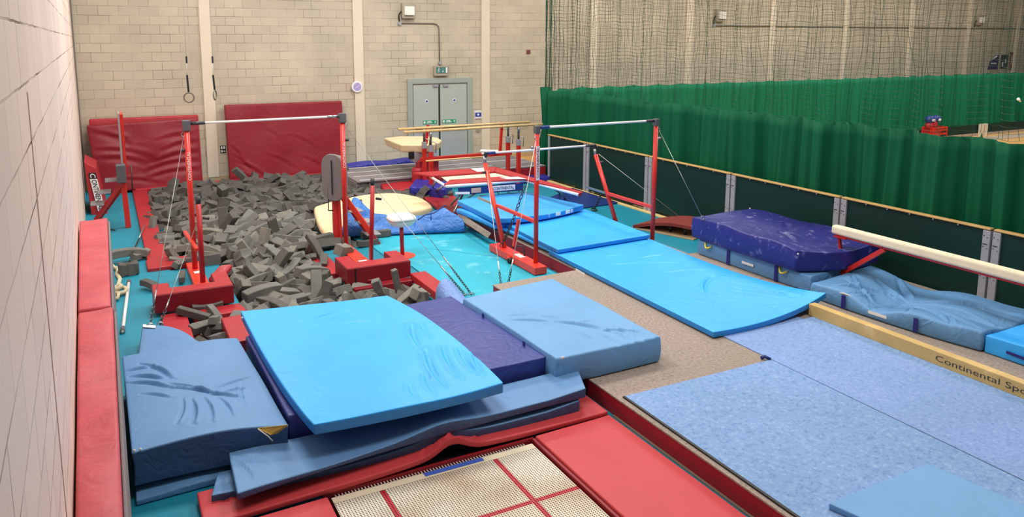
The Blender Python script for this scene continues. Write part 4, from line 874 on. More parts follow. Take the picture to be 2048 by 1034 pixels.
# bed of packed foam below the top blocks
for (a, b_, c, d) in pit:
    nx = int((b_-a)/.12)+1; ny = int((d-c)/.12)+1; n0 = len(V)
    for i in range(nx+1):
        for j in range(ny+1):
            xx = a+(b_-a)*i/nx; yy = c+(d-c)*j/ny; V.append(Vector((xx, yy, surf(xx, yy)-.1+r2.uniform(-.05, .05))))
    for i in range(nx):
        for j in range(ny): q = n0+i*(ny+1)+j; F.append([q, q+ny+1, q+ny+2, q+1])
stf = link('foam_filling', V, F, 'foam_grey_dark', label='the packed mass of further grey foam blocks filling the pit', cat='foam blocks', kind='stuff')
def single(px_, py_, z, i, mi, yaw, pitch, roll, sc, label, grp=None):
    p = P(px_, py_, z); o = protos[i][mi].copy(); COL.objects.link(o); o.name = 'foam_block'; placefoam(o, p.x, p.y, z, yaw, pitch, roll, sc); tag(o, label, 'foam block', grp); return o
single(257, 537, .1, 4, 2, .1, 0, 0, .95, 'cubic grey foam block on the turquoise floor beside the rope').scale = (.95, .95, .95)
single(238, 517, .08, 7, 0, .2, -.05, 0, 1.1, 'long curved grey foam strip lying by the wall pad behind the cubic block')
single(281, 508, .1, 5, 1, .9, 0, .3, .7, 'grey foam block resting against the long strip at the pit\'s left rim')
single(300, 570, .08, 1, 2, -1.0, .1, 0, .7, 'bent grey foam block beside the left padded bar base, on turquoise floor')
single(364, 553, .08, 0, 2, 1.45, 0, 0, .62, 'upright edged grey foam block on the floor inside the left bar base')
single(688, 501, .14, 4, 1, .5, .3, .2, .95, 'rough chunky grey foam block sitting on the pad left of the right bar base')
single(752, 468, .09, 0, 2, 0, 0, 0, .9, 'dark grey foam block on the floor behind the step plates')
single(735, 484, .08, 5, 2, .1, 0, 0, .7, 'dark grey foam block on the floor under the lowest step plate')
single(655, 340, .25, 0, 0, .0, .05, 0, .8, 'flat grey foam block lying on the back rim pad under the middle red mat').location = PY(670, 350, 20.2)
single(318, 398, .16, 4, 2, .2, 0, .1, .9, 'square grey foam block at the far left edge of the pit')
single(793, 563, .2, 0, 0, .3, 1.35, .2, .62, 'grey foam block standing upright beside the right rim pad')
single(757, 577, .12, 6, 0, .1, 1.2, .5, .8, 'short grey foam block standing upright below the right base padding')
single(815, 592, .08, 0, 1, .5, -.3, .2, .75, 'grey foam block tilted against the rim pad above the bright blue mat')
single(840, 590, .1, 4, 1, .4, .4, .2, .8, 'torn rounded grey foam chunk at the right corner of the pit')
for k, (a, b, z, i, yaw, pt, lb) in enumerate([(387, 628, .1, 0, -.55, .25, 'grey foam block sloping down in the small corner of the pit'), (428, 640, .1, 0, 1.35, .3, 'grey foam block pointing away in the small corner of the pit'), (415, 612, .08, 5, .1, .0, 'grey foam block lying across the back of the small pit corner'), (400, 655, .02, 3, .6, .1, 'short grey foam block at the near end of the small pit corner'), (448, 658, .02, 3, -.2, .1, 'low grey foam block beside the divider pad in the small pit corner')]):
    single(a, b, z-.02, i, 2 if k % 2 == 0 else 0, yaw, pt, .1*k, .72, lb)
# ================================================================== HIGH BAR OVER THE PIT
def vtext(parent, s, x, y, ztop, h, w, m='white_label', dx=0):
    return text('lettering', s, m, (x-w/2, y, ztop-h), (0, 0, 1), (-1, 0, 0), w, parent, width=h) if False else text('lettering', s, m, (x+w/2, y, ztop-h), (0, 0, 1), (-1, 0, 0), w, parent, width=h, depth=.001)
def hexhook(M, c): M.ring(c, .03, .006, (1, 0, 0), (0, 0, 1), 12, 5)
T = empty('high_bar', (2.3, 12.5, 0), 'single high bar with white rail on two red posts standing at the foam pit', 'high bar')
for side, (xb, yb) in (('L', (1.09, 12.58)), ('R', (3.56, 12.64))):
    xo = xb+.0
    MB().tube([(xb, yb, .1), (xb, yb, 2.32)], .042, 14).go('post', 'red_paint', T, smooth=True)
    MB().box(xb-.055, xb+.055, yb-.055, yb+.055, 2.3, 2.46).go('rail_fitting', 'dark_grey', T, bevel=.01)
    vtext(T, 'CONTINENTAL', xb, yb-.046, 1.98, .45, .045)
    rod('adjuster_knob', [(xb+(.045 if side == 'R' else -.045), yb, 2.0), (xb+(.1 if side == 'R' else -.1), yb-.01, 2.0)], .025, 'dark_steel', T)
    M = MB(); hexhook(M, (xb+(.05 if side == 'R' else -.05), yb-.02, 2.25)); M.go('cable_hook', 'steel', T)
rod('rail', [(1.05, 12.58, 2.41), (3.6, 12.64, 2.41)], .02, 'fibre_bar', T)
rod('rail_sleeve', [(1.15, 12.58, 2.41), (1.36, 12.585, 2.41)], .026, 'dark_steel', T); rod('rail_sleeve', [(3.3, 12.635, 2.41), (3.5, 12.64, 2.41)], .026, 'steel', T)
MB().box(.99, 1.2, 11.5, 12.98, .005, .1).go('base_beam', 'orange_red_paint', T, bevel=.008)
MB().box(3.47, 3.7, 11.42, 12.85, .005, .1).go('base_beam', 'orange_red_paint', T, bevel=.008)
MB().box(1.05, 1.14, 12.3, 12.42, .1, .103).go('base_label', 'white_label', T); MB().box(3.52, 3.66, 11.62, 11.82, .1, .103).go('base_label', 'white_label', T)
MB().bar((1.0, 12.95, .62), (1.1, 12.2, .5), .05, .05).go('brace_tube', 'orange_red_paint', T)
for (x, y, h, rr, lb) in ((1.12, 11.8, 1.4, .04, 'short bare red post with dark cap, left of the pit'), (3.69, 11.66, 1.47, .035, 'short bare red post with dark cap, by the right base padding')):
    t = empty('low_bar_post', (x, y, .1), lb, 'post', 'low bar posts without rail')
    dxx = .0 if x < 2 else .06
    rod('post', [(x, y, .1), (x+dxx, y, h-.1)], rr, 'dark_red_paint', t); rod('cap', [(x+dxx, y, h-.1), (x+dxx, y, h+.01)], rr*.95, 'dark_steel', t)
    rod('clamp_knob', [(x+dxx+.05, y, h-.32), (x+dxx+.14, y, h-.34)], .022, 'dark_steel', t)
def cable(a, b, label, r=.0045, m='steel', chainfrac=.0, ch_m='dark_steel', grp='stay cables'):
    a = Vector(a); b = Vector(b); t = empty('stay_cable', b, label, 'cable', grp); mpt = a.lerp(b, 1-chainfrac) if chainfrac else b
    rod('wire', [a, mpt], r, m, t, seg=6)
    if chainfrac:
        k = a.lerp(b, 1-chainfrac*1.55); rod('turnbuckle', [k, mpt], r*2.4, m, t, seg=8)
        chain('anchor_chain', mpt, b, ch_m, t, .0055, .055)
    MB().ring(b, .035, .008, (1, 0, 0), (0, 0, 1), 12, 5).go('floor_ring', 'steel', t)
    return t
cable((1.04, 12.56, 2.22), P(300, 652, .24), 'stay cable from the left high bar post down to the small blue mat', chainfrac=.1)
cable((1.08, 11.8, 1.0), P(320, 650, .24), 'shorter stay cable ending in a long hook left of the red rim pad', chainfrac=.14)
cable((3.6, 12.6, 2.24), P(944, 590, .02), 'stay cable from the right high bar post over the chalk bowl to the turquoise mat', chainfrac=.13)
cable((3.73, 11.7, 1.4), P(932, 592, .02), 'stay cable from the short bare post past the chalk bowl to the turquoise mat', chainfrac=.16)
cable((3.6, 12.68, 2.24), (4.9, 18.0, .15), 'stay cable from the right high bar post back into the foam')
# ================================================================== SPOTTING STANDS
def roundboard(c, wd, th, W_, Hh, tdir, n=8):  # rounded upright board: wd width direction, tdir thickness direction
    M = MB(); c = Vector(c); wd = Vector(wd).normalized(); td = Vector(tdir).normalized(); pts = []; rr = W_*.42
    for (sx_, sz_, a0) in ((1, 1, 0), (-1, 1, 90), (-1, -1, 180), (1, -1, 270)):
        for k in range(n+1):
            a = math.radians(a0+90*k/n); pts.append((sx_*(W_/2-rr)+rr*math.cos(a), sz_*(Hh/2-rr)+rr*math.sin(a)))
    nn = len(pts); vs = [c+wd*p[0]+Vector((0, 0, p[1])) for p in pts]+[c+wd*p[0]+Vector((0, 0, p[1]))+td*th for p in pts]
    return M.add(vs, [list(range(nn))[::-1], list(range(nn, 2*nn))]+[[i, (i+1) % nn, nn+(i+1) % nn, nn+i] for i in range(nn)])
T = empty('spotting_stand', (3.57, 13.3, 0), 'red coaching stand with folded round grey platform and steps, beside the right bar post', 'coaching stand', 'coaching stands')
MB().bar((3.57, 13.3, 0), (3.57, 13.3, .95), .1, .1).go('column', 'red_paint', T, bevel=.01)
c0 = PY(672, 355, 13.2)
roundboard(c0+Vector((-.07, 0, 0)), (.55, -.83, 0), .06, .5, .84, (.83, .55, 0)).go('platform', 'grey_carpet', T, bevel=.012)
roundboard(c0+Vector((.0, .06, 0)), (.55, -.83, 0), .08, .46, .78, (.83, .55, 0)).go('platform_pad', 'grey_carpet', T, bevel=.02)
MB().bar(c0+Vector((-.085, -.02, .32)), c0+Vector((-.085, -.02, -.3)), .012, .03).go('centre_strap', 'black', T)
p = PY(690, 395, 13.25); e = PY(745, 470, 13.0)
MB().bar((3.62, 13.25, .98), (3.64, 13.25, 0.05), .05, .05).go('brace', 'red_paint', T)
MB().bar(p, e, .04, .09).go('stringer', 'orange_red_paint', T); MB().bar(p+Vector((0, .32, 0)), e+Vector((0, .32, 0)), .04, .09).go('stringer', 'dark_red_paint', T)
MB().bar(e, PY(760, 492, 12.95), .04, .07).go('foot', 'dark_red_paint', T)
for (x, y, yy) in ((712, 424, 13.3), (732, 446, 13.2), (747, 470, 13.05)):
    q = PY(x, y, yy); MB().box(q.x-.12, q.x+.14, q.y-.02, q.y+.34, q.z-.01, q.z+.012).go('step_plate', 'grey_plate', T, bevel=.004)
rod('safety_catch', [PY(656, 372, 13.3), PY(657, 421, 13.3), PY(670, 421, 13.3)], .012, 'dark_steel', T)
T = empty('spotting_stand', (.22, 16.46, 0), 'red coaching stand with raised platform seen edge on, at the left back of the pit', 'coaching stand', 'coaching stands')
MB().bar((.24, 16.46, 0), (.2, 16.46, 1.15), .1, .1).go('column', 'red_paint', T, bevel=.01)
a = PY(252, 350, 16.46); b = PY(242, 229, 16.46)
MB().bar(a+Vector((0, .25, 0)), b+Vector((0, .25, 0)), .06, .5, up=(0, 1, 0)).go('platform_frame', 'red_paint', T)
MB().bar(a+Vector((-.05, .25, .1)), b+Vector((-.045, .25, .02)), .03, .56, up=(0, 1, 0)).go('platform', 'grey_plate', T)
q = PY(243, 347, 16.3); MB().box(q.x-.09, q.x+.08, q.y-.1, q.y+.2, q.z-.17, q.z+.17).go('top_step', 'dark_grey', T, bevel=.01)
MB().bar(PY(244, 365, 16.4), PY(191, 440, 16.6), .04, .08).go('stringer', 'dark_red_paint', T)
MB().bar(PY(247, 372, 16.75), PY(196, 440, 16.95), .04, .08).go('stringer', 'dark_red_paint', T)
for (x, y) in ((226, 362), (211, 386), (197, 409)):
    q = PY(x, y, 16.5); MB().box(q.x-.14, q.x+.1, q.y-.05, q.y+.35, q.z-.012, q.z+.012).go('step_plate', 'grey_plate', T, bevel=.004)
rod('safety_catch', [PY(262, 330, 16.3), PY(265, 380, 16.3)], .012, 'dark_steel', T)
# chalk bowl
T = empty('chalk_bowl_stand', (4.37, 12.03, .02), 'white chalk bowl on a red pole with round red base, on the turquoise mat', 'chalk bowl')
MB().lathe((4.37, 12.03, .02), [(.22, 0), (.22, .008), (.05, .022)], 28).go('base', 'orange_red_paint', T)
rod('pole', [(4.37, 12.03, .03), (4.36, 12.03, .56)], .035, 'dark_red_paint', T)
def sq(M, c, prof, n=32, e=4.):
    vs = []; fs = []
    for r_, z in prof:
        for k in range(n):
            t_ = 2*math.pi*k/n; cc, ss = math.cos(t_), math.sin(t_); q = (abs(cc)**e+abs(ss)**e)**(-1/e); vs.append(Vector(c)+Vector((r_*q*cc, r_*q*ss*.9, z)))
    for i in range(len(prof)-1):
        for k in range(n): k2 = (k+1) % n; fs.append([i*n+k, i*n+k2, (i+1)*n+k2, (i+1)*n+k])
    fs.append(list(range(n))[::-1]); fs.append([(len(prof)-1)*n+k for k in range(n)]); return M.add(vs, fs)
sq(MB(), (4.36, 12.03, .54), [(.08, 0), (.17, .03), (.215, .09), (.225, .13)]).go('bowl', 'white_plastic', T, smooth=True)
sq(MB(), (4.36, 12.03, .665), [(.235, 0), (.235, .03), (.215, .06), (.18, .085), (.13, .09), (.12, .075), (.02, .07)]).go('lid', 'white_plastic', T, smooth=True)
# ================================================================== UNEVEN BARS
T = empty('uneven_bars', (7.2, 11, 0), 'uneven bars with two white rails on red posts, astride the stacked bright blue mats', 'uneven bars')
xl, xr, yh = 5.99, 8.33, 10.27; yl = 12.1
MB().box(5.83, 6.05, 10.02, 11.62, .03, .15).go('base_beam', 'orange_red_paint', T, bevel=.008)
MB().box(xr-.05, xr-.0, 10.25, 11.2, .205, .215).go('base_beam', 'orange_red_paint', T, bevel=.003)
MB().box(5.9, 6.0, 10.62, 10.85, .15, .153).go('base_label', 'white_label', T)
for x in (xl, xr):
    MB().tube([(x, yh, .15), (x, yh, 2.26)], .038, 14).go('high_post', 'red_paint', T, smooth=True)
    MB().box(x-.04, x+.04, yh-.045, yh+.045, 2.24, 2.36).go('rail_fitting', 'dark_grey', T, bevel=.008)
    foot = (x-.03, 11.3, .15) if x < 7 else (x+.02, 11.35, .3)
    topp = (x-.02, yl-.04, 1.5) if x < 7 else (x, yl-.06, 1.5)
    MB().tube([foot, topp], .04, 14).go('low_post', 'orange_red_paint' if x < 7 else 'red_paint', T, smooth=True)
    rod('post_extension', [topp, (topp[0], yl, 1.64)], .028, 'steel', T)
    MB().box(x-.03, x+.03, yl-.04, yl+.04, 1.61, 1.7).go('rail_fitting', 'dark_steel', T, bevel=.006)
    rod('adjuster_knob', [(x-.04 if x < 7 else x+.04, yh, 2.02), (x-.1 if x < 7 else x+.1, yh, 2.02)], .025, 'steel', T)
    rod('adjuster_knob', [(x-.05 if x < 7 else x+.05, yl-.12, 1.36), (x-.11 if x < 7 else x+.12, yl-.14, 1.36)], .025, 'dark_steel', T)
    zz = .82
    MB().bar((x, yh, zz), (x, yh+1.35, zz), .05, .05).go('spreader_tube', 'orange_red_paint', T)
    MB().bar((x, yh+1.35, zz), (x, yh+2.1, zz), .035, .035).go('spreader_insert', 'steel', T)
    M = MB(); hexhook(M, (x-.03 if x < 7 else x+.04, yh-.03, 2.17)); M.go('cable_hook', 'steel', T)
rod('rail', [(xl-.03, yh, 2.33), (xr+.03, yh, 2.33)], .02, 'fibre_bar', T); rod('rail', [(xl-.06, yl, 1.68), (xr, yl, 1.68)], .02, 'fibre_bar', T)
rod('rail_sleeve', [(xl+.05, yh, 2.33), (xl+.22, yh, 2.33)], .026, 'navy_flat', T); rod('rail_sleeve', [(xr-.22, yh, 2.33), (xr-.05, yh, 2.33)], .026, 'dark_steel', T)
rod('rail_sleeve', [(xl+.03, yl, 1.68), (xl+.2, yl, 1.68)], .026, 'navy_flat', T); rod('rail_sleeve', [(xr-.2, yl, 1.68), (xr-.04, yl, 1.68)], .026, 'dark_steel', T)
MB().box(xl-.032, xl+.032, yh-.042, yh-.036, 1.5, 2.04).go('logo_strip', 'white_label', T)
vtext(T, 'CONTINENTAL', xl, yh-.044, 2.02, .48, .045, 'dark_red')
MB().bar((xl-.1, yh+.55, .3), (xl-.04, yh+.5, .75), .05, .05).go('ratchet_body', 'orange_red_paint', T); rod('ratchet_handle', [(xl-.08, yh+.5, .32), (xl+.02, yh+.45, .3), (xl+.03, yh+.42, .12)], .014, 'dark_steel', T)
MB().bar((5.95, 11.22, .12), (5.8, 10.82, .08), .05, .06).go('wheel_arm', 'orange_red_paint', T); rod('transport_wheel', [(5.78, 10.78, .07), (5.83, 10.8, .07)], .05, 'black', T)
cable((xl-.03, yh-.03, 2.15), P(1015, 576, .03), 'stay cable from the high rail post down to the turquoise mat', m='white_cord', chainfrac=.12)
cable((xl-.04, yl-.15, 1.4), P(1003, 578, .03), 'stay cable from the low rail post down to the turquoise mat', m='white_cord', chainfrac=.13)
cable((xr+.04, yh-.03, 2.17), P(1405, 436, .85), 'stay cable from the tall right post to behind the navy mat', m='steel')
cable((xr+.04, yl-.1, 1.52), P(1378, 448, .03), 'stay cable from the slanted right post to a floor ring by the barrier', m='white_cord')
t = empty('slack_chain', (5.9, 11.3, .2), 'dark slack chain hanging from the high rail post to the base beam', 'chain')
chain('chain', PY(1049, 372, 11.0), PY(1002, 492, 11.25), 'dark_steel', t, .008, .09, sag=.08)
t = empty('slack_chain', (8.5, 12.9, 0), 'small heap of anchor chain on the turquoise floor left of the slanted post', 'chain')
chain('chain', P(1203, 385, .5), P(1188, 418, .02), 'dark_steel', t, .008, .08, sag=.03); MB().ring(P(1188, 419, .03), .06, .015, (1, 0, 0), (0, 1, .3), 12, 5).go('floor_ring', 'dark_steel', t)
# ================================================================== SLUMPED FOAM SLAB AND COVER
slab('foam_slab', [P(652, 466, .2), P(866, 413, .2), P(815, 389, .22), P(628, 414, .22)], .17, 'foam_cream', r=.06, res=.05, lump=.01, mids=(None, P(848, 398, .22), P(735, 388, .22), P(634, 440, .2)), label='cream foam slab without cover lying behind the crumpled blue mat')
sg = lambda u, v: -.06*np.exp(-((u-.45)/.2)**2)+.08*np.exp(-((u-.06)/.1)**2)+.03*np.sin(u*9)*np.sin(v*5)
cr = [(.1, .1, .2, .95, .05, .04), (.2, .05, .35, .9, .05, .05), (.45, .1, .5, .9, .04, .04), (.6, .1, .58, .95, .06, .05), (.65, .9, .8, .1, .03, .03), (.7, .9, .9, .2, .03, .03), (.05, .2, .15, .5, .03, .03), (.3, .5, .55, .2, .03, .03), (.75, .5, .98, .3, .03, .025)]
CM = slab('crumpled_mat', [P(686, 456, .22), P(930, 444, .24), P(890, 409, .5), P(706, 396, .6)], .3, 'crash_blue', r=.06, res=.03, creases=cr, top=sg, lump=.015, lscale=3, side=.04, bottom=lambda u, v: .03+.0*u, mids=(P(800, 456, .16), None, P(800, 428, .34), None), label='crumpled mid blue mat sagging in front of the cream foam slab')
MB().bar(P(862, 425, .42), P(862, 438, .36), .02, .06).go('strap', 'navy_strap', CM)
rod('draw_cord', [P(890, 411, .53), P(868, 426, .5), P(850, 430, .46), P(836, 440, .4)], .012, 'navy_flat', CM)
slab('floor_mat', [(6.2, 14.5, .08), (6.75, 14.3, .08), (7.35, 16.85, .08), (6.45, 16.6, .1)], .06, 'red_vinyl', r=.02, res=.06, lump=.02, lscale=2.5, label='red vinyl mat between the cream foam slab and the raised trampoline')
# ================================================================== RINGS
for (xr_, yr_, xw, yw, ed, lb) in ((378, 195, 368, 0, .0, 'left gymnastic ring hanging full face from a white wire'), (430, 190, 424, 0, 1.15, 'right gymnastic ring hanging edge on beside the cream pillar')):
    c = PY(xr_, yr_, 15.5); top = PY(xw, yw-60, 15.5); t = empty('gymnastic_ring', c, lb, 'ring', 'gymnastic rings')
    MB().ring(c, .09, .014, (math.cos(ed), math.sin(ed), 0), (0, 0, 1), 28, 8).go('ring', 'conduit_grey', t, smooth=True)
    c2 = c+Vector((-.0, 0, .08)); s1 = PY(xr_-4, 150, 15.5); s2 = PY(xr_-5, 120, 15.5)
    MB().bar(c2, s1, .034, .008).go('strap', 'black', t)
    rod('thin_strap', [s1, s2], .007, 'white_cord', t); MB().box(s2.x-.016, s2.x+.016, s2.y-.01, s2.y+.01, s2.z-.06, s2.z+.07).go('buckle', 'dark_steel', t)
    rod('wire', [s2, (s2.x, 15.5, 7.9)], .006, 'white_cord', t, seg=6)
# ================================================================== FLOOR CLUTTER LEFT
T = empty('spare_bar', P(251, 610, 0), 'pale spare bar with dark ends lying on the turquoise floor', 'bar')
a, b = P(258, 562, .03), P(245, 664, .03)
rod('bar', [a, b], .022, 'fibre_bar', T); rod('end_cap', [a, a.lerp(b, .05)], .03, 'dark_grey', T); rod('end_cap', [b, b.lerp(a, .07)], .03, 'dark_grey', T)
T = empty('climbing_rope', P(240, 570, 0), 'knotted hemp rope lying on the floor beside the wall pad', 'rope')
rod('rope', [P(226, 534, .04), P(236, 538, .03), P(234, 548, .03), P(240, 558, .03), P(236, 572, .03), P(229, 586, .03), P(226, 600, .03)], .03, 'rope_hemp', T)
kc = P(238, 584, .05); M = MB()
M.ring(kc+Vector((.03, 0, .02)), .07, .03, (1, .2, 0), (0, 1, .3), 16, 8).ring(kc+Vector((-.02, .03, .06)), .06, .03, (1, 0, .4), (0, 1, 0), 16, 8); M.go('knot', 'rope_hemp', T, smooth=True)
rod('rope_tail', [kc, P(236, 596, .05), P(228, 598, .03)], .028, 'rope_hemp', T); rod('second_strand', [P(224, 530, .06), P(232, 537, .05), P(246, 532, .05)], .026, 'rope_hemp', T)
T = empty('safety_strap', P(270, 500, .1), 'dark strap with silver clip running over the left rim pad to the foam', 'strap')
rod('strap', [P(259, 522, .22), P(263, 510, .2), P(270, 495, .15), P(278, 477, .1)], .013, 'black', T); rod('clip', [P(278, 477, .1), P(284, 462, .1), P(290, 450, .12)], .012, 'steel', T)
rod('dark_cord', [P(196, 458, .02), P(210, 461, .02), P(222, 459, .02), P(230, 460, .02)], .012, 'black', label='short dark cord lying on the turquoise floor behind the wall pad', cat='cord')
# ================================================================== BACK OF THE HALL
def vslab(name, x0, x1, z0, z1, yb, yt, T, m, parent=None, corners=None, **kw):
    """mat standing on its edge: face towards the hall; yb/yt = wall side at bottom / top"""
    h = z1-z0; cs = corners or [(x0, 0, T), (x1, 0, T), (x1, h, T), (x0, h, T)]
    o = slab(name, cs, T, m, parent, **kw); org = np.array(LOC[o.name] if parent is None else LOC[parent.name])
    me = o.data; n = len(me.vertices); co = np.empty(n*3); me.vertices.foreach_get('co', co); co = co.reshape(n, 3)+org
    out = np.empty_like(co); out[:, 0] = co[:, 0]; out[:, 2] = z0+co[:, 1]; out[:, 1] = yb+(yt-yb)*(co[:, 1]/h)-co[:, 2]
    if parent is None:
        new = np.array([(out[:, 0].min()+out[:, 0].max())/2, out[:, 1].mean(), out[:, 2].min()]); o.location = new; LOC[o.name] = Vector(new)
    else: new = org
    me.vertices.foreach_set('co', (out-new).ravel()); me.update(); return o
vslab('wall_mat', -.38, 2.1, .03, 1.78, 20.75, 20.95, .18, 'red_vinyl', r=.03, res=.1, lump=.01, label='flat red mat leaning on the wall behind the saggy one, left corner', group=None)
cr = [(.05, .95, .4, .7, .05, .05), (.02, .8, .45, .58, .05, .05), (.05, .68, .6, .48, .05, .045), (.05, .55, .5, .45, .06, .05), (.1, .4, .55, .42, .05, .04), (.55, .42, .98, .55, .06, .045), (.45, .3, .98, .42, .06, .045), (.1, .28, .55, .22, .04, .035), (.5, .2, .98, .28, .05, .04), (.15, .2, .6, .1, .03, .03), (.4, .95, .6, .75, .03, .03), (.6, .75, .95, .8, .03, .04), (.65, .6, .98, .7, .04, .04), (.55, .12, .95, .14, .03, .03), (.2, .85, .35, .8, .03, .03)]
cr = [(a, b, c, d, e*.4, f*1.5) for k, (a, b, c, d, e, f) in enumerate(cr) if k % 3 != 1]
z0 = .05; c = [PY(196, 374, 20.3), PY(404, 362, 20.3), PY(394, 238, 20.55), PY(173, 251, 20.55)]
vslab('wall_mat', 0, 0, z0, 1.7, 20.45, 20.7, .2, 'wine_vinyl', corners=[(c[0].x, 0, .2), (c[1].x, .02, .2), (c[2].x, 1.68, .2), (c[3].x, 1.6, .2)], r=.04, res=.03, creases=cr, lump=.02, lscale=1.5, label='saggy deep red mat with big creases leaning in the left corner')
cr = [(.02, .5, .12, .3, .02, .03), (.03, .38, .2, .12, .025, .03), (.05, .28, .3, .05, .025, .03), (.02, .15, .2, .02, .02, .03), (.3, .35, .55, .15, .01, .04), (.5, .6, .75, .4, .008, .04), (.6, .3, .8, .12, .01, .04), (.3, .7, .45, .55, .006, .04)]
wm = vslab('wall_mat', 2.76, 5.86, .02, 2.0, 20.72, 20.98, .2, 'wine_vinyl', r=.025, res=.045, creases=cr, lump=.01, label='large upright dark red mat against the wall between the two pillars')
# leaning vaulting box with lettering
T = empty('vault_box', (-.3, 18.5, 0), 'red padded trapezoid box with white lettered strip leaning on the left wall', 'box')
f = [PY(183, 432, 18.0), PY(216, 430, 18.0), PY(192.6, 336, 18.15), PY(167.4, 323, 18.15)]
g = [f[0]+Vector((0, 1.2, 0)), f[1]+Vector((0, 1.2, 0)), f[2]+Vector((0, 1.2, .0)), f[3]+Vector((0, 1.2, .0))]
MB().add(f+g, [[0, 1, 2, 3], [5, 4, 7, 6], [4, 0, 3, 7], [1, 5, 6, 2], [3, 2, 6, 7], [4, 5, 1, 0]]).go('cover', 'red_vinyl', T, bevel=.02, seg=3)
dn = (PY(200, 409, 18.02)-PY(184, 347, 18.13)).normalized(); rtv = (f[1]-f[0]).normalized()
s0 = PY(176.5, 345.5, 18.13)+Vector((0, -.025, 0)); wv = rtv*.14
Ltot = 1.0
quadplate('black_field', [s0, s0+wv, s0+wv+dn*.13, s0+dn*.13], 'black', T, t=-.005)
quadplate('white_field', [s0+dn*.135, s0+wv+dn*.135, s0+wv+dn*.84, s0+dn*.84], 'white_label', T, t=-.005)
text('lettering', 'C', 'white_label', s0+Vector((0, -.012, 0))+rtv*.02+dn*.02, tuple(dn), tuple(rtv), .1, T, width=.09, depth=-.002)
text('lettering', 'ONTINENTAL', 'black', s0+Vector((0, -.012, 0))+rtv*.02+dn*.155, tuple(dn), tuple(rtv), .1, T, width=.66, depth=-.002)
# landing strips at the back
T = empty('landing_strip', (8, 18.4, 0), 'long grey carpeted landing strip with white lines and red ends at the back', 'landing mat')
MB().box(5.55, 9.2, 17.55, 19.45, .01, .3).go('base', 'grey_carpet', T, bevel=.02)
MB().box(5.25, 9.2, 17.5, 19.5, .28, .33).go('carpet_top', 'grey_carpet', T, bevel=.02)
MB().box(5.24, 5.5, 17.56, 19.44, .01, .29).go('end_flap', 'grey_carpet', T, bevel=.02)
for y in (17.62, 18.15, 18.75, 19.4): MB().box(5.35, 9.2, y-.018, y+.018, .33, .333).go('line', 'white_label', T)
T = empty('landing_strip', (9.8, 18.2, 0), 'red sided end section of the back landing strip beside the green curtain', 'landing mat')
MB().box(9.22, 10.5, 17.5, 19.45, .01, .3).go('base', 'red_vinyl', T, bevel=.02); MB().box(9.22, 10.5, 17.5, 19.45, .3, .33).go('carpet_top', 'grey_carpet', T, bevel=.01)
for y in (17.62, 18.75): MB().box(9.22, 10.5, y-.018, y+.018, .33, .333).go('line', 'white_label', T)
slab('floor_mat', [(8.95, 16.95, .12), (10.3, 16.95, .12), (10.4, 17.4, .12), (8.9, 17.4, .12)], .11, 'royal_vinyl', r=.02, res=.1, label='blue mat in front of the red sided landing strip by the green curtain')
slab('strip_cover', [(5.5, 19.6, .36), (8.3, 19.6, .34), (8.3, 19.95, .42), (5.5, 19.9, .42)], .3, 'royal_vinyl', r=.04, res=.08, lump=.02, label='royal blue cover lying along the back edge of the grey landing strip', cat='cover', bottom=.02)
slab('crumpled_mat', [(5.0, 18.6, .3), (5.24, 18.5, .25), (5.45, 19.7, .42), (5.05, 19.8, .42)], .3, 'royal_vinyl', r=.06, res=.04, lump=.05, lscale=5, bottom=.02, label='royal blue crumpled mat end beside the grey landing strip, by the high bar post')
slab('floor_mat', [P(772, 384, .14), P(835, 375, .14), P(828, 359, .24), P(758, 362, .24)], .15, 'red_vinyl', r=.05, res=.06, lump=.01, label='red padded edge mat running left of the vault\'s red base')
# vault table
T = empty('vaulting_table', (7.0, 17.8, 0), 'vaulting table with pale leather top on a red padded column', 'vaulting table')
c0 = Vector((6.9, 17.6, 0))
tp = [P(767, 276, 1.15), P(801, 289.5, 1.15), P(845, 290, 1.15), P(868, 288, 1.15), P(880, 284, 1.15), P(884, 280, 1.15), P(876, 275, 1.15), P(855, 272, 1.15), P(800, 272, 1.15)]
cc = sum(tp, Vector())/len(tp)
bt = [cc+(p-cc)*.93+Vector((0, 0, -.2)) for p in tp]
M = MB(); n = len(tp); M.add([tuple(p) for p in bt]+[tuple(p) for p in tp], [list(range(n))[::-1], list(range(n, 2*n))]+[[i, (i+1) % n, n+(i+1) % n, n+i] for i in range(n)])
M.go('top', 'vault_leather', T, bevel=.04, seg=4)
q = PY(842, 310, 17.6)
MB().box(q.x-.27, q.x+.25, 17.35, 17.6, .7, 1.0).go('column', 'grey_plate', T, bevel=.02); q2 = PY(823, 301, 17.33)
MB().box(q2.x-.07, q2.x+.07, 17.335, 17.35, .8, .98).go('opening', 'black', T)
MB().box(q.x-.2, q.x+.34, 17.26, 17.49, .3, .76).go('column_pad', 'red_vinyl', T, bevel=.03)
MB().lathe((q.x-.16, 17.36, .02), [(.17, 0), (.17, .5), (.14, .56)], 20).go('corner_pad', 'red_vinyl', T)
MB().box(q.x-.3, q.x+.45, 17.24, 17.49, .01, .3).go('base_pad', 'dark_red', T, bevel=.02)
slab('floor_mat', [P(818, 372, .3), P(890, 378, .3), P(905, 362, .3), P(830, 358, .3)], .28, 'navy_flat', r=.05, res=.06, lump=.012, label='stack end of dark blue matting under the raised trampoline\'s left end').data.materials[0] = MATS['royal_vinyl']
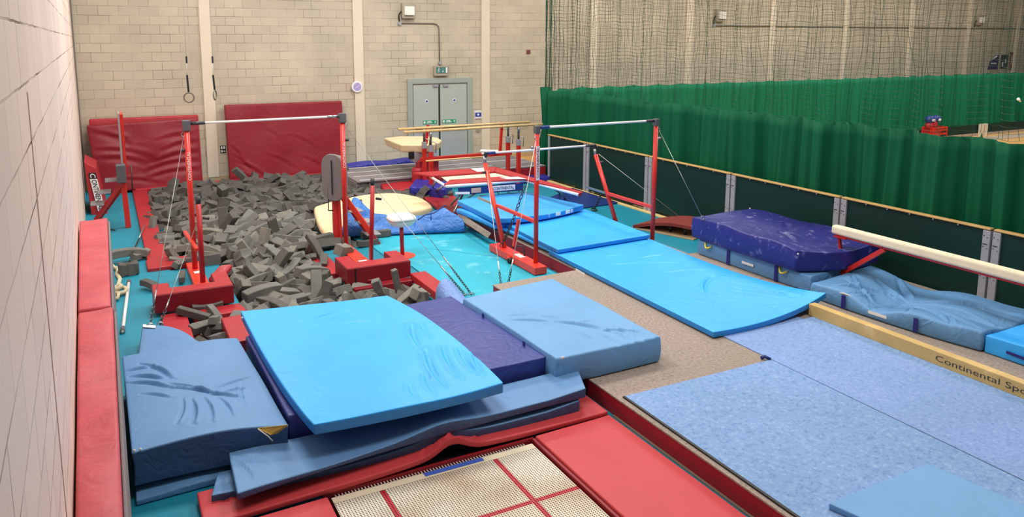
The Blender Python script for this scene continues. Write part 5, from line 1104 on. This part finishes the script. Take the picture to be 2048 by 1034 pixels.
# parallel bars
T = empty('parallel_bars', (7.9, 17, 0), 'parallel bars with two wooden rails on a red steel frame', 'parallel bars')
ya, yb_ = 16.5, 17.1
A = [PY(862, 268, ya).x, PY(1037, 262, ya).x]; Bx = [PY(849, 268, yb_).x, PY(1016, 262, yb_).x]
A = [6.85, 8.75]; 
for y, xs_ in ((16.5, (PY(862, 330, 16.5).x, PY(1037, 300, 16.5).x)), (17.1, (PY(849, 330, 17.1).x, PY(1016, 300, 17.1).x))):
    for x in xs_:
        MB().box(x-.045, x+.045, y-.045, y+.045, .02, 1.12).go('upright', 'red_paint', T, bevel=.008)
        rod('height_tube', [(x, y, 1.1), (x, y, 1.42)], .026, 'black', T); rod('swivel_head', [(x, y, 1.42), (x, y, 1.55)], .03, 'steel', T)
        rod('clamp_lever', [(x+.03, y-.03, 1.32), (x+.12, y-.05, 1.28), (x+.1, y-.05, 1.05)], .012, 'steel', T)
        MB().box(x-.05, x+.05, y-.05, y+.05, 1.08, 1.24).go('clamp', 'galvanised', T, bevel=.008)
    e0 = PY(808 if y < 16.8 else 797, 263 if y < 16.8 else 257.5, y); e1 = PY(1085 if y < 16.8 else 1060, 251 if y < 16.8 else 246, y)
    rod('rail', [(e0.x, y, 1.58), (e1.x, y, 1.58)], .03, 'bar_wood', T, seg=12)
    if y > 16.8: MB().box(xs_[0]-.1, xs_[1]+.1, y-.04, y+.04, .76, .86).go('side_tube', 'red_paint', T, bevel=.006)
for (a, b) in (((848, 330), (856, 250)), ((1000, 305), (1004, 244))):
    MB().bar(PY(a[0], a[1], 17.3), PY(b[0], b[1], 17.3), .06, .06).go('transport_bar', 'red_paint', T)
quadplate('white_board', [P(960, 304, .86), P(996, 306, .86), P(996, 301, .9), P(962, 300, .9)], 'white_label', t=.02, label='white panel lying on the red side tube of the parallel bars', cat='board')
rod('wooden_pole', [PY(852, 322, 16.3), PY(975, 313, 16.3)], .02, 'bar_wood', label='wooden pole hanging below the red side tube of the parallel bars', cat='pole')
# raised folding trampoline
T = empty('trampoline', (7.3, 15.3, 0), 'raised trampoline with red pads, white frame and lettered blue apron', 'trampoline')
Z = .78
a, b, c_, d = P(862, 354, Z), P(893, 373, Z), P(1050, 361, Z), P(1040, 348, Z)
def tb(p, q, r, m, n): rod(n, [p, q], r, m, T)
up_ = Vector((0, 0, .03))
quadplate('bed', [a.lerp(d, .1)+Vector((0, -.05, 0)), b.lerp(c_, .08)+Vector((.02, .1, 0)), P(1050, 359.5, Z), P(992, 345, Z)], 'cream_bed', T, t=.01)
quadplate('pad', [P(826, 348, Z+.04), P(864, 354.5, Z+.02), P(988, 345.5, Z+.02), P(993, 336, Z+.04)], 'red_vinyl', T, t=.03)
quadplate('pad', [P(888, 371, Z+.02), P(1052, 360, Z+.02), P(998, 355.5, Z+.02), P(900, 361.5, Z+.02)], 'red_vinyl', T, t=.025)
quadplate('pad', [P(992, 336, Z+.03), P(989, 345, Z+.02), P(1160, 389, Z+.01), P(1166, 386.5, Z+.02)], 'red_vinyl', T, t=.025)
MB().tube([P(989, 346, Z), P(1070, 364, Z), P(1160, 390, Z)], .03, 6).go('pad_edge', 'wine_vinyl', T)
quadplate('marker', [P(941, 337.5, Z+.075), P(955, 344, Z+.06), P(979, 342.5, Z+.06), P(972, 335.5, Z+.075)], 'white_label', T, t=.006)
quadplate('marker', [P(1014, 358.5, Z+.05), P(1052, 358, Z+.05), P(1036, 354, Z+.05), P(1000, 355.5, Z+.05)], 'white_label', T, t=.006)
tb(a, b, .028, 'white_paint', 'end_rail'); tb(b, c_, .032, 'white_paint', 'side_rail'); tb(c_, P(1158, 389.5, Z), .03, 'white_paint', 'side_rail')
quadplate('apron', [b+Vector((.25, -.01, -.2)), c_+Vector((-.05, -.01, -.2)), c_+Vector((-.05, -.01, -.05)), b+Vector((.25, -.01, -.05))], 'navy_flat', T, t=-.01)
e = c_-b; bb = b+Vector((0, -.03, -.17))
quadplate('name_plate', [bb+e*.56, bb+e*.86, bb+e*.86+Vector((0, 0, .11)), bb+e*.56+Vector((0, 0, .11))], 'white_label', T, t=-.006)
text('lettering', 'CONTINENTAL', 'navy_flat', bb+e*.575+Vector((0, -.01, .02)), tuple(e.normalized()), (0, 0, 1), .07, T, width=e.length*.27, depth=.002)
quadplate('pink_field', [bb+e*.3, bb+e*.42, bb+e*.42+Vector((0, 0, .1)), bb+e*.3+Vector((0, 0, .1))], 'joint_paint', T, t=-.006)
quadplate('white_field', [bb+e*.1, bb+e*.28+Vector((0, 0, -.02)), bb+e*.28+Vector((0, 0, .03)), bb+e*.1+Vector((0, 0, .05))], 'white_label', T, t=-.006)
for p0_, p1_ in (((872, 362), (858, 384)), ((884, 374), (868, 384)), ((932, 376), (908, 424)), ((926, 382), (902, 410)), ((1032, 372), (1040, 387)), ((990, 376), (998, 388)), ((1008, 376), (1022, 389)), ((1100, 372), (1120, 386)), ((960, 380), (934, 398)), ((1118, 380), (1130, 397))):
    s = P(p0_[0], p0_[1], .6); g_ = P(p1_[0], p1_[1], .03 if p1_[1] < 400 else .25)
    tb(s, g_, .022, 'steel', 'leg')
MB().bar(P(930, 382, .5), P(1045, 376, .5), .03, .12).go('under_frame', 'grey_plate', T); MB().bar(P(960, 396, .25), P(1040, 392, .25), .03, .1).go('lower_frame', 'dark_red', T)
